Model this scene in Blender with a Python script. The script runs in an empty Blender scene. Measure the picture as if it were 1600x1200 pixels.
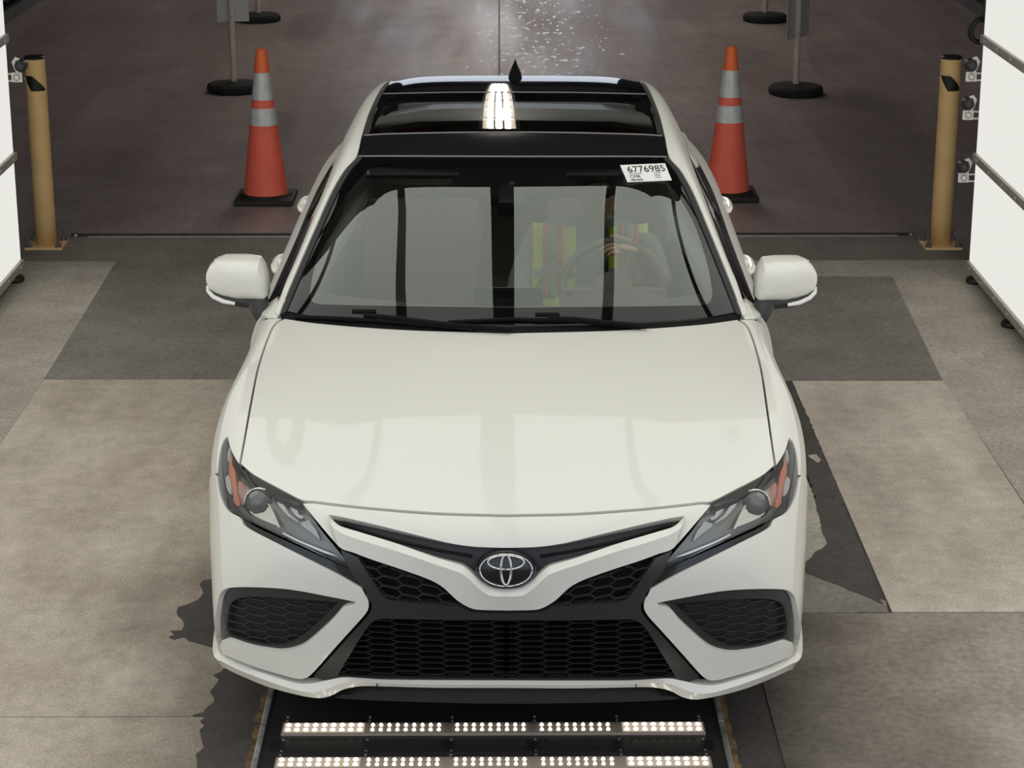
import bpy, bmesh, math, random
import numpy as np
from mathutils import Vector, Matrix
from mathutils.geometry import delaunay_2d_cdt
random.seed(4)
scene = bpy.context.scene
col = scene.collection

# ------------------------------------------------------------------ camera
F = 3400.0; PITCH = math.radians(17.4); CAMH = 2.955; CYAW = math.radians(0.337)
cam_d = bpy.data.cameras.new('camera'); cam = bpy.data.objects.new('camera', cam_d); col.objects.link(cam)
cam_d.sensor_width = 36.0; cam_d.lens = F / 1600.0 * 36.0
cam_d.clip_end = 200
cam.location = (0, 0, CAMH); cam.rotation_euler = (math.pi/2 - PITCH, 0, -CYAW)
scene.camera = cam

# ------------------------------------------------------------------ world, exposure
world = bpy.data.worlds.new('world'); scene.world = world; world.use_nodes = True
wn = world.node_tree.nodes; bgn = wn['Background']
bgn.inputs['Color'].default_value = (0.80, 0.88, 1.0, 1); bgn.inputs['Strength'].default_value = 1.15
vs = scene.view_settings
vs.view_transform = 'Standard'; vs.look = 'None'; vs.exposure = 0.0; vs.gamma = 1.0; vs.use_curve_mapping = False
CANOPY_E = 1.24; WALL_E = 0.82; TUBE_E = 30.0

# ------------------------------------------------------------------ view frame maths (places are measured on the ground from the camera)
FW = np.array([math.sin(CYAW)*math.cos(PITCH), math.cos(CYAW)*math.cos(PITCH), -math.sin(PITCH)])
RT = np.array([math.cos(CYAW), -math.sin(CYAW), 0.0]); UP = np.cross(RT, FW); CC = np.array([0, 0, CAMH])
def ray(px, py): return FW + RT*(px-800)/F + UP*(600-py)/F
def ground(px, py, z=0.0):
    d = ray(px, py); t = (z-CAMH)/d[2]; return CC + d*t
CARX, CARY, PSI = .0165, 5.64, .0145
cs, sn = math.cos(PSI), math.sin(PSI)
def to_world(l): return np.array([CARX + l[0]*cs + l[1]*sn, CARY - l[0]*sn + l[1]*cs, l[2]])
def to_local_dir(d): return np.array([d[0]*cs - d[1]*sn, d[0]*sn + d[1]*cs, d[2]])
def to_local(w): return to_local_dir(np.array([w[0]-CARX, w[1]-CARY, w[2]]))
LC = to_local(CC); LF = to_local_dir(FW); LR = to_local_dir(RT); LU = to_local_dir(UP)
def proj(P):
    d = P - LC; a = d @ LF
    return np.stack([800 + F*(d @ LR)/a, 600 - F*(d @ LU)/a], -1)

# ------------------------------------------------------------------ materials
def mat(name, color, rough=0.5, metal=0.0, coat=0.0, spec=0.5, emis=None, es=0.0, ior=1.45):
    m = bpy.data.materials.new(name); m.use_nodes = True
    b = m.node_tree.nodes['Principled BSDF']
    b.inputs['Base Color'].default_value = (*color, 1); b.inputs['Roughness'].default_value = rough
    b.inputs['Metallic'].default_value = metal; b.inputs['Coat Weight'].default_value = coat
    b.inputs['Coat Roughness'].default_value = 0.03; b.inputs['Specular IOR Level'].default_value = spec
    b.inputs['IOR'].default_value = ior
    if emis: b.inputs['Emission Color'].default_value = (*emis, 1); b.inputs['Emission Strength'].default_value = es
    return m
def nodes_of(m): return m.node_tree.nodes, m.node_tree.links, m.node_tree.nodes['Principled BSDF']
def noisy(m, c1, c2, scale=8.0, detail=6.0, lo=.35, hi=.65, bump=0.0, bscale=None, rough=None):
    n, l, b = nodes_of(m)
    tc = n.new('ShaderNodeTexCoord'); nz = n.new('ShaderNodeTexNoise'); nz.inputs['Scale'].default_value = scale; nz.inputs['Detail'].default_value = detail
    rp = n.new('ShaderNodeValToRGB'); rp.color_ramp.elements[0].position = lo; rp.color_ramp.elements[1].position = hi
    rp.color_ramp.elements[0].color = (*c1, 1); rp.color_ramp.elements[1].color = (*c2, 1)
    l.new(tc.outputs['Object'], nz.inputs['Vector']); l.new(nz.outputs['Fac'], rp.inputs['Fac']); l.new(rp.outputs['Color'], b.inputs['Base Color'])
    if bump:
        nb = n.new('ShaderNodeTexNoise'); nb.inputs['Scale'].default_value = bscale or scale*6; nb.inputs['Detail'].default_value = 5
        bp = n.new('ShaderNodeBump'); bp.inputs['Strength'].default_value = bump; bp.inputs['Distance'].default_value = .01
        l.new(tc.outputs['Object'], nb.inputs['Vector']); l.new(nb.outputs['Fac'], bp.inputs['Height']); l.new(bp.outputs['Normal'], b.inputs['Normal'])
    return m
def glass(name, tint, ior=1.5, rough=0.0, boost=1.0, gcol=(1, 1, 1)):
    m = bpy.data.materials.new(name); m.use_nodes = True; n, l = m.node_tree.nodes, m.node_tree.links
    n.remove(n['Principled BSDF']); out = n['Material Output']
    t = n.new('ShaderNodeBsdfTransparent'); t.inputs['Color'].default_value = (*tint, 1)
    g = n.new('ShaderNodeBsdfGlossy'); g.inputs['Roughness'].default_value = rough; g.inputs['Color'].default_value = (*gcol, 1)
    fr = n.new('ShaderNodeFresnel'); fr.inputs['IOR'].default_value = ior
    mu = n.new('ShaderNodeMath'); mu.operation = 'MULTIPLY'; mu.use_clamp = True; mu.inputs[1].default_value = boost
    mx = n.new('ShaderNodeMixShader')
    l.new(fr.outputs[0], mu.inputs[0]); l.new(mu.outputs[0], mx.inputs[0]); l.new(t.outputs[0], mx.inputs[1]); l.new(g.outputs[0], mx.inputs[2]); l.new(mx.outputs[0], out.inputs[0])
    return m
def emit(name, color, s):
    m = bpy.data.materials.new(name); m.use_nodes = True; n, l = m.node_tree.nodes, m.node_tree.links
    n.remove(n['Principled BSDF']); e = n.new('ShaderNodeEmission'); e.inputs['Color'].default_value = (*color, 1); e.inputs['Strength'].default_value = s
    l.new(e.outputs[0], n['Material Output'].inputs[0]); return m

M = {}
M['paint'] = mat('white paint', (.765, .755, .69), .35, coat=.6)
M['shell'] = mat('dark shell', (.008, .008, .008), .8, spec=.1)
M['gloss_black'] = mat('gloss black', (.012, .012, .013), .12, coat=.3)
M['frame_black'] = mat('dark grey trim', (.035, .035, .035), .28)
M['mesh_black'] = mat('grille plastic', (.02, .02, .021), .42)
M['mesh_back'] = mat('grille backing', (.006, .006, .006), .7, spec=.2)
M['chrome'] = mat('chrome', (.60, .60, .59), .10, 1.0)
M['fog_back'] = mat('fog backing', (.022, .021, .020), .6)
M['low_mesh'] = mat('lower grille plastic', (.009, .009, .009), .5, spec=.3)
M['seam'] = mat('grey seal', (.22, .21, .21), .4)
M['frit'] = mat('black glass border', (.004, .004, .004), .02, spec=.36, ior=1.5)
M['wiper'] = mat('wiper black', (.006, .006, .006), .6, spec=.12)
M['trim_dark'] = mat('dark cabin lining', (.07, .062, .06), .9)
M['satin'] = mat('satin silver', (.62, .62, .60), .32, 1.0)
M['roof_glass'] = mat('black roof glass', (.006, .006, .007), .03, spec=.5)
M['rubber'] = mat('black rubber', (.02, .02, .02), .55)
M['glass'] = glass('windshield glass', (.90, .95, .91), 1.55, 0.0, 1.75, (.92, 1.0, .93))
M['front_side_glass'] = glass('clear side glass', (.82, .87, .83), 1.5)
M['sunroof'] = glass('dark sunroof glass', (.34, .35, .35), 1.5)
M['side_glass'] = glass('privacy glass', (.25, .28, .27), 1.5)
M['lens'] = glass('clear lens', (.93, .94, .93), 1.45)
M['hl_house'] = mat('headlight housing', (.30, .30, .29), .35, .3)
M['hl_silver'] = mat('headlight reflector', (.78, .76, .72), .22, .85)
M['hl_grey'] = mat('headlight light guide', (.66, .67, .66), .3, .1)
M['amber'] = mat('amber reflector', (.88, .30, .20), .3)
M['projector'] = mat('projector lens', (.19, .19, .19), .06, 0, coat=1)
M['interior'] = mat('dark interior', (.11, .10, .095), .6)
M['dash'] = mat('dash plastic', (.12, .115, .11), .6)
M['seat'] = mat('seat leather', (.24, .22, .205), .55)
M['headliner'] = mat('headliner', (.30, .29, .27), .9)
M['tire'] = mat('tire rubber', (.018, .018, .018), .75)
M['rim'] = mat('alloy rim', (.12, .12, .12), .3, .9)
M['red'] = mat('tail lamp', (.4, .02, .02), .15)
M['mirror'] = mat('mirror glass', (.8, .8, .8), .02, 1)
M['indicator'] = mat('indicator lens', (.85, .85, .84), .15, coat=.5)
# surroundings
M['diffuser'] = emit('lit white diffuser', (1.0, .985, .925), WALL_E)
M['canopy'] = emit('lit ceiling diffuser', (1.0, .99, .94), CANOPY_E)
M['alu'] = noisy(mat('brushed aluminium', (.42, .40, .37), .45, .2), (.40, .365, .325), (.52, .48, .43), 30)
M['steel'] = mat('screw steel', (.75, .74, .70), .3, .8)
M['bracket'] = mat('white powder coat', (.80, .78, .72), .4)
M['bollard'] = noisy(mat('ochre paint', (.48, .30, .10), .45), (.72, .47, .20), (.80, .535, .235), 6, 3)
M['black'] = mat('black plastic', (.012, .012, .013), .45)
M['bolt'] = mat('zinc bolt', (.22, .20, .19), .4, .7)
M['orange'] = noisy(mat('orange cone plastic', (.80, .10, .05), .5), (.93, .15, .095), (1.0, .185, .12), 9, 5)
M['cone_top'] = mat('bright orange cone tip', (1.0, .20, .055), .5)
M['reflective'] = noisy(mat('reflective collar', (.5, .5, .5), .35, .1), (.60, .62, .62), (.76, .78, .78), 14, 4)
M['cone_base'] = noisy(mat('cone base rubber', (.02, .019, .018), .7), (.012, .011, .011), (.03, .028, .026), 20, 4)
M['post'] = noisy(mat('grey post paint', (.42, .38, .32), .5), (.62, .56, .47), (.72, .66, .56), 6)
M['board'] = mat('sign back', (.62, .62, .58), .5)
M['sign_base'] = noisy(mat('recycled rubber', (.016, .015, .015), .8), (.010, .009, .009), (.026, .024, .023), 25, 4)
M['wall'] = noisy(mat('dark wall sheet', (.07, .065, .065), .6), (.06, .055, .055), (.085, .08, .078), 2)
M['ceil'] = mat('dark ceiling', (.035, .033, .032), .8)
M['beam'] = mat('dark beam', (.015, .014, .014), .6)
M['tube'] = emit('lit lamp tube', (1.0, .93, .84), TUBE_E)
M['fixture'] = mat('lamp reflector', (.5, .46, .42), .35)
M['rust'] = noisy(mat('rusty edge', (.2, .12, .05), .8), (.06, .04, .022), (.25, .155, .06), 22, 6, bump=.4)
M['plate'] = noisy(mat('black plate', (.012, .012, .012), .25), (.028, .026, .026), (.042, .039, .038), 5)
M['plate_grey'] = mat('dark grey plate', (.03, .03, .03), .3)
M['edge_steel'] = noisy(mat('worn steel edge', (.5, .5, .5), .35, .6), (.35, .34, .33), (.72, .72, .70), 18)
M['led'] = emit('lit warm led', (1.0, .90, .74), 5.0)
M['led_bright'] = emit('lit bright led', (1.0, .90, .72), 7.5)
M['led_bar'] = mat('led bar lens', (.33, .28, .24), .3)
M['led_glow'] = emit('lit led diffuser', (1.0, .82, .60), .5)

def concrete(name, c1, c2, c3, big=1.2, fine=14, rough=.85, bump=.35, pits=True, spec=.3, streak=None):
    """two-scale worn concrete: base patches c1-c2, dark pits c3"""
    m = mat(name, c1, rough, spec=spec); n, l, b = nodes_of(m)
    tc = n.new('ShaderNodeTexCoord')
    def noise(sc, det, ro=.55, vec=None):
        z = n.new('ShaderNodeTexNoise'); z.inputs['Scale'].default_value = sc; z.inputs['Detail'].default_value = det; z.inputs['Roughness'].default_value = ro
        l.new(vec or tc.outputs['Object'], z.inputs['Vector']); return z.outputs['Fac']
    def ramp(fac, a, b_, ca, cb):
        r = n.new('ShaderNodeValToRGB'); r.color_ramp.elements[0].position = a; r.color_ramp.elements[1].position = b_
        r.color_ramp.elements[0].color = (*ca, 1); r.color_ramp.elements[1].color = (*cb, 1); l.new(fac, r.inputs['Fac']); return r.outputs['Color']
    def mix(f, a, b_, t='MIX'):
        x = n.new('ShaderNodeMix'); x.data_type = 'RGBA'; x.blend_type = t
        if isinstance(f, float): x.inputs[0].default_value = f
        else: l.new(f, x.inputs[0])
        l.new(a, x.inputs[6]); l.new(b_, x.inputs[7]); return x.outputs[2]
    base = ramp(noise(big, 8, .62), .34, .66, c1, c2)
    fine_c = ramp(noise(fine, 8, .7), .3, .7, (.80, .80, .80), (1.12, 1.12, 1.12))
    c = mix(1.0, base, fine_c, 'MULTIPLY')
    gr = ramp(noise(fine*9, 4, .7), .25, .75, (.66, .66, .66), (1.26, 1.26, 1.26))
    c = mix(1.0, c, gr, 'MULTIPLY')
    if pits:
        pf = ramp(noise(fine*1.7, 10, .75), .285, .315, (1, 1, 1), (0, 0, 0))
        rgb = n.new('ShaderNodeRGB'); rgb.outputs[0].default_value = (*c3, 1)
        c = mix(pf, c, rgb.outputs[0])
        p3 = ramp(noise(5.5, 12, .72), .285, .30, (.9, .9, .9), (0, 0, 0)); c = mix(p3, c, rgb.outputs[0])
        p2 = ramp(noise(fine*6, 8, .7), .325, .36, (.7, .7, .7), (0, 0, 0)); c = mix(p2, c, rgb.outputs[0])
    if streak:
        mp = n.new('ShaderNodeMapping'); mp.inputs['Scale'].default_value = streak; l.new(tc.outputs['Object'], mp.inputs['Vector'])
        sc = ramp(noise(1.0, 5, .6, mp.outputs[0]), .35, .65, (.80, .79, .79), (1.1, 1.1, 1.1))
        c = mix(1.0, c, sc, 'MULTIPLY')
    l.new(c, b.inputs['Base Color'])
    bp = n.new('ShaderNodeBump'); bp.inputs['Strength'].default_value = bump; bp.inputs['Distance'].default_value = .006
    l.new(noise(fine*4, 8, .7), bp.inputs['Height']); l.new(bp.outputs['Normal'], b.inputs['Normal'])
    return m
M['slab_light'] = concrete('worn light concrete', (.46, .405, .335), (.61, .55, .47), (.10, .08, .065), 1.3, 12, bump=.6, streak=(3.0, .8, 1))
M['slab_side'] = concrete('smooth side concrete', (.37, .335, .285), (.47, .43, .37), (.12, .11, .09), .9, 5, bump=.2, pits=False)
M['slab_dark'] = concrete('dark sealed concrete', (.19, .17, .148), (.26, .237, .21), (.08, .07, .06), .8, 4, rough=.7, bump=.15, pits=False)
M['slab_mid'] = concrete('grey brown concrete', (.36, .32, .272), (.48, .432, .365), (.09, .08, .07), .7, 4, rough=.75, bump=.2, pits=False, streak=(1.2, .35, 1))
def soot(m, x0, x1, dark):
    # tyre soot worn into the concrete beside the lane, fading outwards
    n, l, b = nodes_of(m); src = b.inputs['Base Color'].links[0].from_socket
    tc = n.new('ShaderNodeTexCoord'); sp = n.new('ShaderNodeSeparateXYZ'); l.new(tc.outputs['Object'], sp.inputs[0])
    nz = n.new('ShaderNodeTexNoise'); nz.inputs['Scale'].default_value = 2.5; nz.inputs['Detail'].default_value = 6; l.new(tc.outputs['Object'], nz.inputs['Vector'])
    ad = n.new('ShaderNodeMath'); ad.operation = 'MULTIPLY_ADD'; ad.inputs[1].default_value = .7*abs(x1-x0); l.new(nz.outputs['Fac'], ad.inputs[0]); l.new(sp.outputs[0], ad.inputs[2])
    mr = n.new('ShaderNodeMapRange'); mr.interpolation_type = 'SMOOTHSTEP'; o = .35*abs(x1-x0)
    mr.inputs[1].default_value = x0+o; mr.inputs[2].default_value = x1+o; mr.inputs[3].default_value = 1; mr.inputs[4].default_value = 0; l.new(ad.outputs[0], mr.inputs[0])
    mx = n.new('ShaderNodeMix'); mx.data_type = 'RGBA'; mx.blend_type = 'MULTIPLY'; l.new(mr.outputs[0], mx.inputs[0]); l.new(src, mx.inputs[6]); mx.inputs[7].default_value = (*dark, 1); l.new(mx.outputs[2], b.inputs['Base Color'])
soot(M['slab_mid'], .70, 1.80, (.22, .205, .195))
M['slab_left'] = concrete('worn light concrete with soot', (.45, .39, .315), (.62, .555, .465), (.10, .08, .065), 1.3, 12, bump=.6, streak=(3.0, .8, 1))
soot(M['slab_left'], -.85, -1.45, (.62, .60, .58))
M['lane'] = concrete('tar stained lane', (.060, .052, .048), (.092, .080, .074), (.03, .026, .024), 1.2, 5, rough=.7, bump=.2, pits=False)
M['tar'] = concrete('tar patch', (.068, .058, .054), (.085, .074, .069), (.03, .026, .024), 2, 8, rough=.75, bump=.15, pits=False)
M['inside'] = concrete('dark indoor concrete', (.31, .256, .250), (.39, .328, .320), (.05, .04, .04), .5, 3, rough=.42, bump=.06, pits=False, spec=.4, streak=(.9, .22, 1))

def wet(m):
    # small puddles and drips left down the middle of the indoor lane
    n, l, b = nodes_of(m); tc = n.new('ShaderNodeTexCoord'); mp = n.new('ShaderNodeMapping'); mp.inputs['Scale'].default_value = (1, .33, 1)
    l.new(tc.outputs['Object'], mp.inputs['Vector'])
    nz = n.new('ShaderNodeTexNoise'); nz.inputs['Scale'].default_value = 17; nz.inputs['Detail'].default_value = 3; l.new(mp.outputs[0], nz.inputs['Vector'])
    sp = n.new('ShaderNodeSeparateXYZ'); l.new(tc.outputs['Object'], sp.inputs[0])
    ab = n.new('ShaderNodeMath'); ab.operation = 'SUBTRACT'; ab.inputs[1].default_value = .35; l.new(sp.outputs[0], ab.inputs[0])
    a2 = n.new('ShaderNodeMath'); a2.operation = 'ABSOLUTE'; l.new(ab.outputs[0], a2.inputs[0])
    mr = n.new('ShaderNodeMapRange'); mr.inputs[1].default_value = .2; mr.inputs[2].default_value = 1.3; mr.inputs[3].default_value = .605; mr.inputs[4].default_value = .80; l.new(a2.outputs[0], mr.inputs[0])
    gt = n.new('ShaderNodeMath'); gt.operation = 'GREATER_THAN'; l.new(nz.outputs['Fac'], gt.inputs[0]); l.new(mr.outputs[0], gt.inputs[1])
    nr = n.new('ShaderNodeTexNoise'); nr.inputs['Scale'].default_value = 2.2; nr.inputs['Detail'].default_value = 4
    m2 = n.new('ShaderNodeMapping'); m2.inputs['Scale'].default_value = (1, .12, 1); l.new(tc.outputs['Object'], m2.inputs['Vector']); l.new(m2.outputs[0], nr.inputs['Vector'])
    rr = n.new('ShaderNodeMapRange'); rr.inputs[1].default_value = .35; rr.inputs[2].default_value = .65; rr.inputs[3].default_value = .30; rr.inputs[4].default_value = .55; l.new(nr.outputs['Fac'], rr.inputs[0])
    mx = n.new('ShaderNodeMix'); l.new(gt.outputs[0], mx.inputs[0]); l.new(rr.outputs[0], mx.inputs[2]); mx.inputs[3].default_value = .06; l.new(mx.outputs[0], b.inputs['Roughness'])
wet(M['inside'])

# ------------------------------------------------------------------ mesh helpers
def mesh_obj(name, V, Fc, m, parent=None, smooth=True, sharp=35, normals=None):
    me = bpy.data.meshes.new(name); me.from_pydata([tuple(map(float, v)) for v in V], [], [tuple(f) for f in Fc])
    if isinstance(m, (list, tuple)):
        for x in m: me.materials.append(x)
    else: me.materials.append(m)
    if smooth:
        me.polygons.foreach_set('use_smooth', [True]*len(me.polygons))
        if normals is not None:
            me.normals_split_custom_set_from_vertices([tuple(map(float, q)) for q in normals])
        elif sharp: me.set_sharp_from_angle(angle=math.radians(sharp))
    o = bpy.data.objects.new(name, me); col.objects.link(o)
    if parent: o.parent = parent
    return o
class MB:
    def __init__(s): s.V = []; s.F = []
    def add(s, V, Fc):
        b = len(s.V); s.V += [tuple(map(float, v)) for v in V]; s.F += [tuple(b+i for i in f) for f in Fc]; return s
    def box(s, a, b, rot=None, org=None, bev=0.0):
        a = np.array(a, float); b = np.array(b, float); c = (a+b)/2; h = (b-a)/2
        if bev > 0:
            bm = bmesh.new(); bmesh.ops.create_cube(bm, size=2.0)
            for v in bm.verts: v.co = Vector((v.co.x*h[0], v.co.y*h[1], v.co.z*h[2]))
            bmesh.ops.bevel(bm, geom=bm.edges[:], offset=bev, segments=2, affect='EDGES', profile=.6)
            bm.verts.index_update(); V = [np.array(v.co)+c for v in bm.verts]; Fc = [[v.index for v in f.verts] for f in bm.faces]; bm.free()
        else:
            V = [c + h*np.array(k) for k in ((-1,-1,-1),(1,-1,-1),(1,1,-1),(-1,1,-1),(-1,-1,1),(1,-1,1),(1,1,1),(-1,1,1))]
            Fc = [(0,3,2,1),(4,5,6,7),(0,1,5,4),(1,2,6,5),(2,3,7,6),(3,0,4,7)]
        if rot is not None:
            o = np.array(org if org is not None else c, float); R = np.array(rot)
            V = [o + R @ (v-o) for v in V]
        return s.add(V, Fc)
    def tube(s, pts, r, n=8, cap=True, closed=False):
        P = np.array(pts, float); N = len(P)
        rr = [r]*N if np.isscalar(r) else r
        V = []; prev = None
        for i in range(N):
            if closed: t = P[(i+1) % N]-P[i-1]
            else: t = P[min(i+1, N-1)]-P[max(i-1, 0)]
            t = t/(np.linalg.norm(t)+1e-12)
            if prev is None:
                a = np.array([0, 0, 1.]) if abs(t[2]) < .9 else np.array([1., 0, 0])
            else: a = prev
            u = a - t*(a@t); u /= np.linalg.norm(u); w = np.cross(t, u); prev = u
            for k in range(n):
                an = 2*math.pi*k/n; V.append(P[i] + rr[i]*(math.cos(an)*u + math.sin(an)*w))
        Fc = []
        for i in range(N if closed else N-1):
            j = (i+1) % N
            for k in range(n): Fc.append((i*n+k, i*n+(k+1) % n, j*n+(k+1) % n, j*n+k))
        if cap and not closed: Fc += [tuple(range(n))[::-1], tuple((N-1)*n+k for k in range(n))]
        return s.add(V, Fc)
    def lathe(s, prof, n=32, c=(0, 0, 0), ax='z', cap=True):
        V = []; c = np.array(c, float)
        for (r, h) in prof:
            for k in range(n):
                a = 2*math.pi*k/n; p = (r*math.cos(a), r*math.sin(a), h)
                if ax == 'x': p = (p[2], p[0], p[1])
                if ax == 'y': p = (p[1], p[2], p[0])
                V.append(c+np.array(p))
        Fc = []
        for i in range(len(prof)-1):
            for k in range(n): Fc.append((i*n+k, i*n+(k+1) % n, (i+1)*n+(k+1) % n, (i+1)*n+k))
        if cap: Fc += [tuple(range(n))[::-1], tuple((len(prof)-1)*n+k for k in range(n))]
        return s.add(V, Fc)
    def prism(s, poly, z0, z1):
        n = len(poly); V = [(p[0], p[1], z0) for p in poly] + [(p[0], p[1], z1) for p in poly]
        Fc = [tuple(range(n))[::-1], tuple(range(n, 2*n))] + [(i, (i+1) % n, n+(i+1) % n, n+i) for i in range(n)]
        return s.add(V, Fc)
    def build(s, name, m, parent=None, smooth=True, sharp=35): return mesh_obj(name, s.V, s.F, m, parent, smooth, sharp)
def rotm(ax, deg): return np.array(Matrix.Rotation(math.radians(deg), 3, ax))
def empty(name, loc=(0, 0, 0), rz=0.0):
    o = bpy.data.objects.new(name, None); col.objects.link(o); o.location = loc; o.rotation_euler = (0, 0, rz); o.empty_display_size = .1; return o
def tag(o, label=None, cat=None, group=None, kind=None):
    if label: o['label'] = label
    if cat: o['category'] = cat
    if group: o['group'] = group
    if kind: o['kind'] = kind
    return o
def copy_tree(o, parent=None):
    c = o.copy(); col.objects.link(c); c.parent = parent
    for ch in list(o.children): copy_tree(ch, c)
    return c

# ------------------------------------------------------------------ floor and building shell
floor = tag(MB().box((-9, -6, -.30), (9, 40, -.03)).build('floor', M['lane'], smooth=False), kind='structure')
def slab(poly, m, z=0.0, name='concrete_slab', z0=-.05, label=None):
    o = MB().prism([(p[0], p[1]) for p in poly], z0, z).build(name, M[m], floor, smooth=False)
    if label: o['label'] = label
    return o
def gp(pts): return [ground(*p)[:2] for p in pts]
YT = ground(780, 368)[1]; Y1 = ground(300, 593)[1]; Y1R = ground(1300, 595)[1]; Y2 = ground(300, 1120)[1]; Y3 = ground(1450, 957)[1]
XL, XR = -9.0, 9.0
xa = ground(180, 410)[0]; xb = ground(70, 593)[0]; xl = -2.10
yt = ground(180, 408)[1]
LE, RE = ground(400, 1150)[0]-.12, ground(1136, 1150)[0]+.10       # lane edges beside the scanner plates
XJ = ground(780, 60)[0]
slab([(XL, YT+.012), (XJ-.006, YT+.012), (XJ-.006, 38), (XL, 38)], 'inside', 0, label='dark indoor concrete floor')
slab([(XJ+.006, YT+.012), (XR, YT+.012), (XR, 38), (XJ+.006, 38)], 'inside', 0, label='dark indoor concrete floor')
slab([(XL, yt), (xa, yt), (XR, yt), (XR, YT), (XL, YT)], 'slab_dark', 0)
slab([(XL, -5), (xb-.003, -5), (xb-.003, Y1), (xa-.001, yt-.001), (XL, yt-.001)], 'slab_side', -.001)
slab([(xb, Y1+.004), (0.0, Y1+.004), (0.0, yt-.004), (xa, yt-.004)], 'slab_dark', 0)
ljag = [(xb+.0, Y1-.004)]
slab([(xb-.001, Y2+.003), (-.78, Y2+.003), (-.86, Y1-.002), (xb-.001, Y1-.002)], 'slab_left', .001, label='worn tan concrete slab')
slab([(xb-.001, -5), (-.78, -5), (-.78, Y2-.003), (xb-.001, Y2-.003)], 'slab_left', .001)
# right
rx0 = ground(1238, 596)[0]; rx1 = ground(1474, 596)[0]; rtx = ground(1395, 433)
slab([(0.0, Y1R+.004), (rx1, Y1R+.004), (rtx[0], rtx[1]), (rtx[0]-.05, rtx[1]+.02), (0.0, rtx[1]+.02)], 'slab_dark', 0)
slab([(0.0, rtx[1]+.02), (rtx[0]-.05, rtx[1]+.02), (rtx[0], rtx[1]), (rx1, Y1R), (rx1+.01, Y3), (XR, Y3), (XR, yt-.003), (0.0, yt-.003)], 'slab_side', -.001)
slab([(rx0, Y3+.004), (rx1, Y3+.004), (rx1, Y1R-.004), (rx0, Y1R-.004)], 'slab_light', .001, label='worn light concrete slab right of the car')
slab([(RE+.05, -5), (XR, -5), (XR, Y3-.004), (RE+.05, Y3-.004)], 'slab_mid', 0)
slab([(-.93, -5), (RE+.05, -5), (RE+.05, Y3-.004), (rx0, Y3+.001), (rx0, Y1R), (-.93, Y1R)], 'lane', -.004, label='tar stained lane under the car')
def jag(pts, amp=.012, step=.03, seed=1):
    r = random.Random(seed); out = []
    for i in range(len(pts)):
        a = np.array(pts[i][:2], float); b = np.array(pts[(i+1) % len(pts)][:2], float); L = np.linalg.norm(b-a); k = max(1, int(L/step))
        nrm = np.array([-(b-a)[1], (b-a)[0]])/(L+1e-9)
        for j in range(k): out.append(a+(b-a)*j/k + nrm*(r.uniform(-amp, amp) if j else 0))
    return out
def patch(pts, m, seed, name, z=.0035, amp=.012, label=None):
    o = slab(jag(gp(pts), amp, .03, seed), m, z, name, z0=-.01)
    if label: o['label'] = label
    return o
patch([(350, 905), (318, 908), (312, 914), (318, 928), (310, 938), (292, 946), (278, 950), (276, 957), (288, 978), (284, 986), (266, 987), (273, 992), (264, 997), (272, 1000), (288, 996), (310, 1006), (330, 1012), (352, 1004)], 'tar', 3, 'tar_patch', label='dark ragged tar patch beside the front bumper')
patch([(350, 1020), (347, 1050), (333, 1056), (338, 1070), (328, 1082), (335, 1092), (324, 1106), (300, 1119), (322, 1121), (320, 1135), (312, 1142), (316, 1160), (306, 1180), (308, 1190), (300, 1215), (286, 1260), (420, 1260), (440, 1020)], 'tar', 5, 'tar_patch', amp=.016)
patch([(1232, 596), (1238, 596), (1300, 740), (1380, 945), (1255, 893), (1258, 880), (1292, 850), (1285, 835), (1270, 760), (1255, 735), (1235, 700)], 'tar', 7, 'tar_patch', amp=.006)
patch([(1255, 740), (1268, 765), (1288, 832), (1300, 848), (1290, 866), (1240, 892), (1200, 890), (1200, 740)], 'slab_side', 8, 'worn_patch', amp=.004, z=.002)
patch([(1230, 880), (1384, 940), (1388, 957), (1230, 958), (1200, 900)], 'slab_dark', 9, 'worn_patch', amp=.002, z=.002)
patch([(1262, 713), (1275, 711), (1283, 720), (1278, 725)], 'slab_side', 11, 'worn_patch', z=.0045, amp=.004)

bld = tag(MB().box((-9, 1.0, 5.2), (9, 40, 5.4)).build('ceiling', M['ceil'], smooth=False), kind='structure')
def wall(name, x, s):
    w = tag(MB().box((x, 8.0, -.05), (x+.12*s, 40, 5.2)).build(name, M['wall'], smooth=False), kind='structure')
    for i in range(60):
        y = 16.5+i*.30
        MB().box((x-.05*s, y, .02), (x, y+.12, 5.1)).build('corrugation', M['wall'], w, smooth=False) if i < 40 else None
    MB().box((x-.16*s, 8.2, 0), (x-.055*s, 38, .12)).build('base_rail', M['wall'], w, smooth=False)
    MB().box((x-.30*s, 8.2, .30), (x-.22*s, 38, .42)).build('guide_rail', M['wall'], w, smooth=False)
    return w
wall('wall_left', ground(66, 0)[0]-.15, -1); wall('wall_right', ground(1478, 0)[0]+.25, 1)
wb = MB(); wb.box((-9, 38, -.05), (-2.6, 38.2, 5.2)); wb.box((2.6, 38, -.05), (9, 38.2, 5.2)); wb.box((-2.6, 38, 3.6), (2.6, 38.2, 5.2))
tag(wb.build('wall_back', M['wall'], smooth=False), kind='structure')

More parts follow.
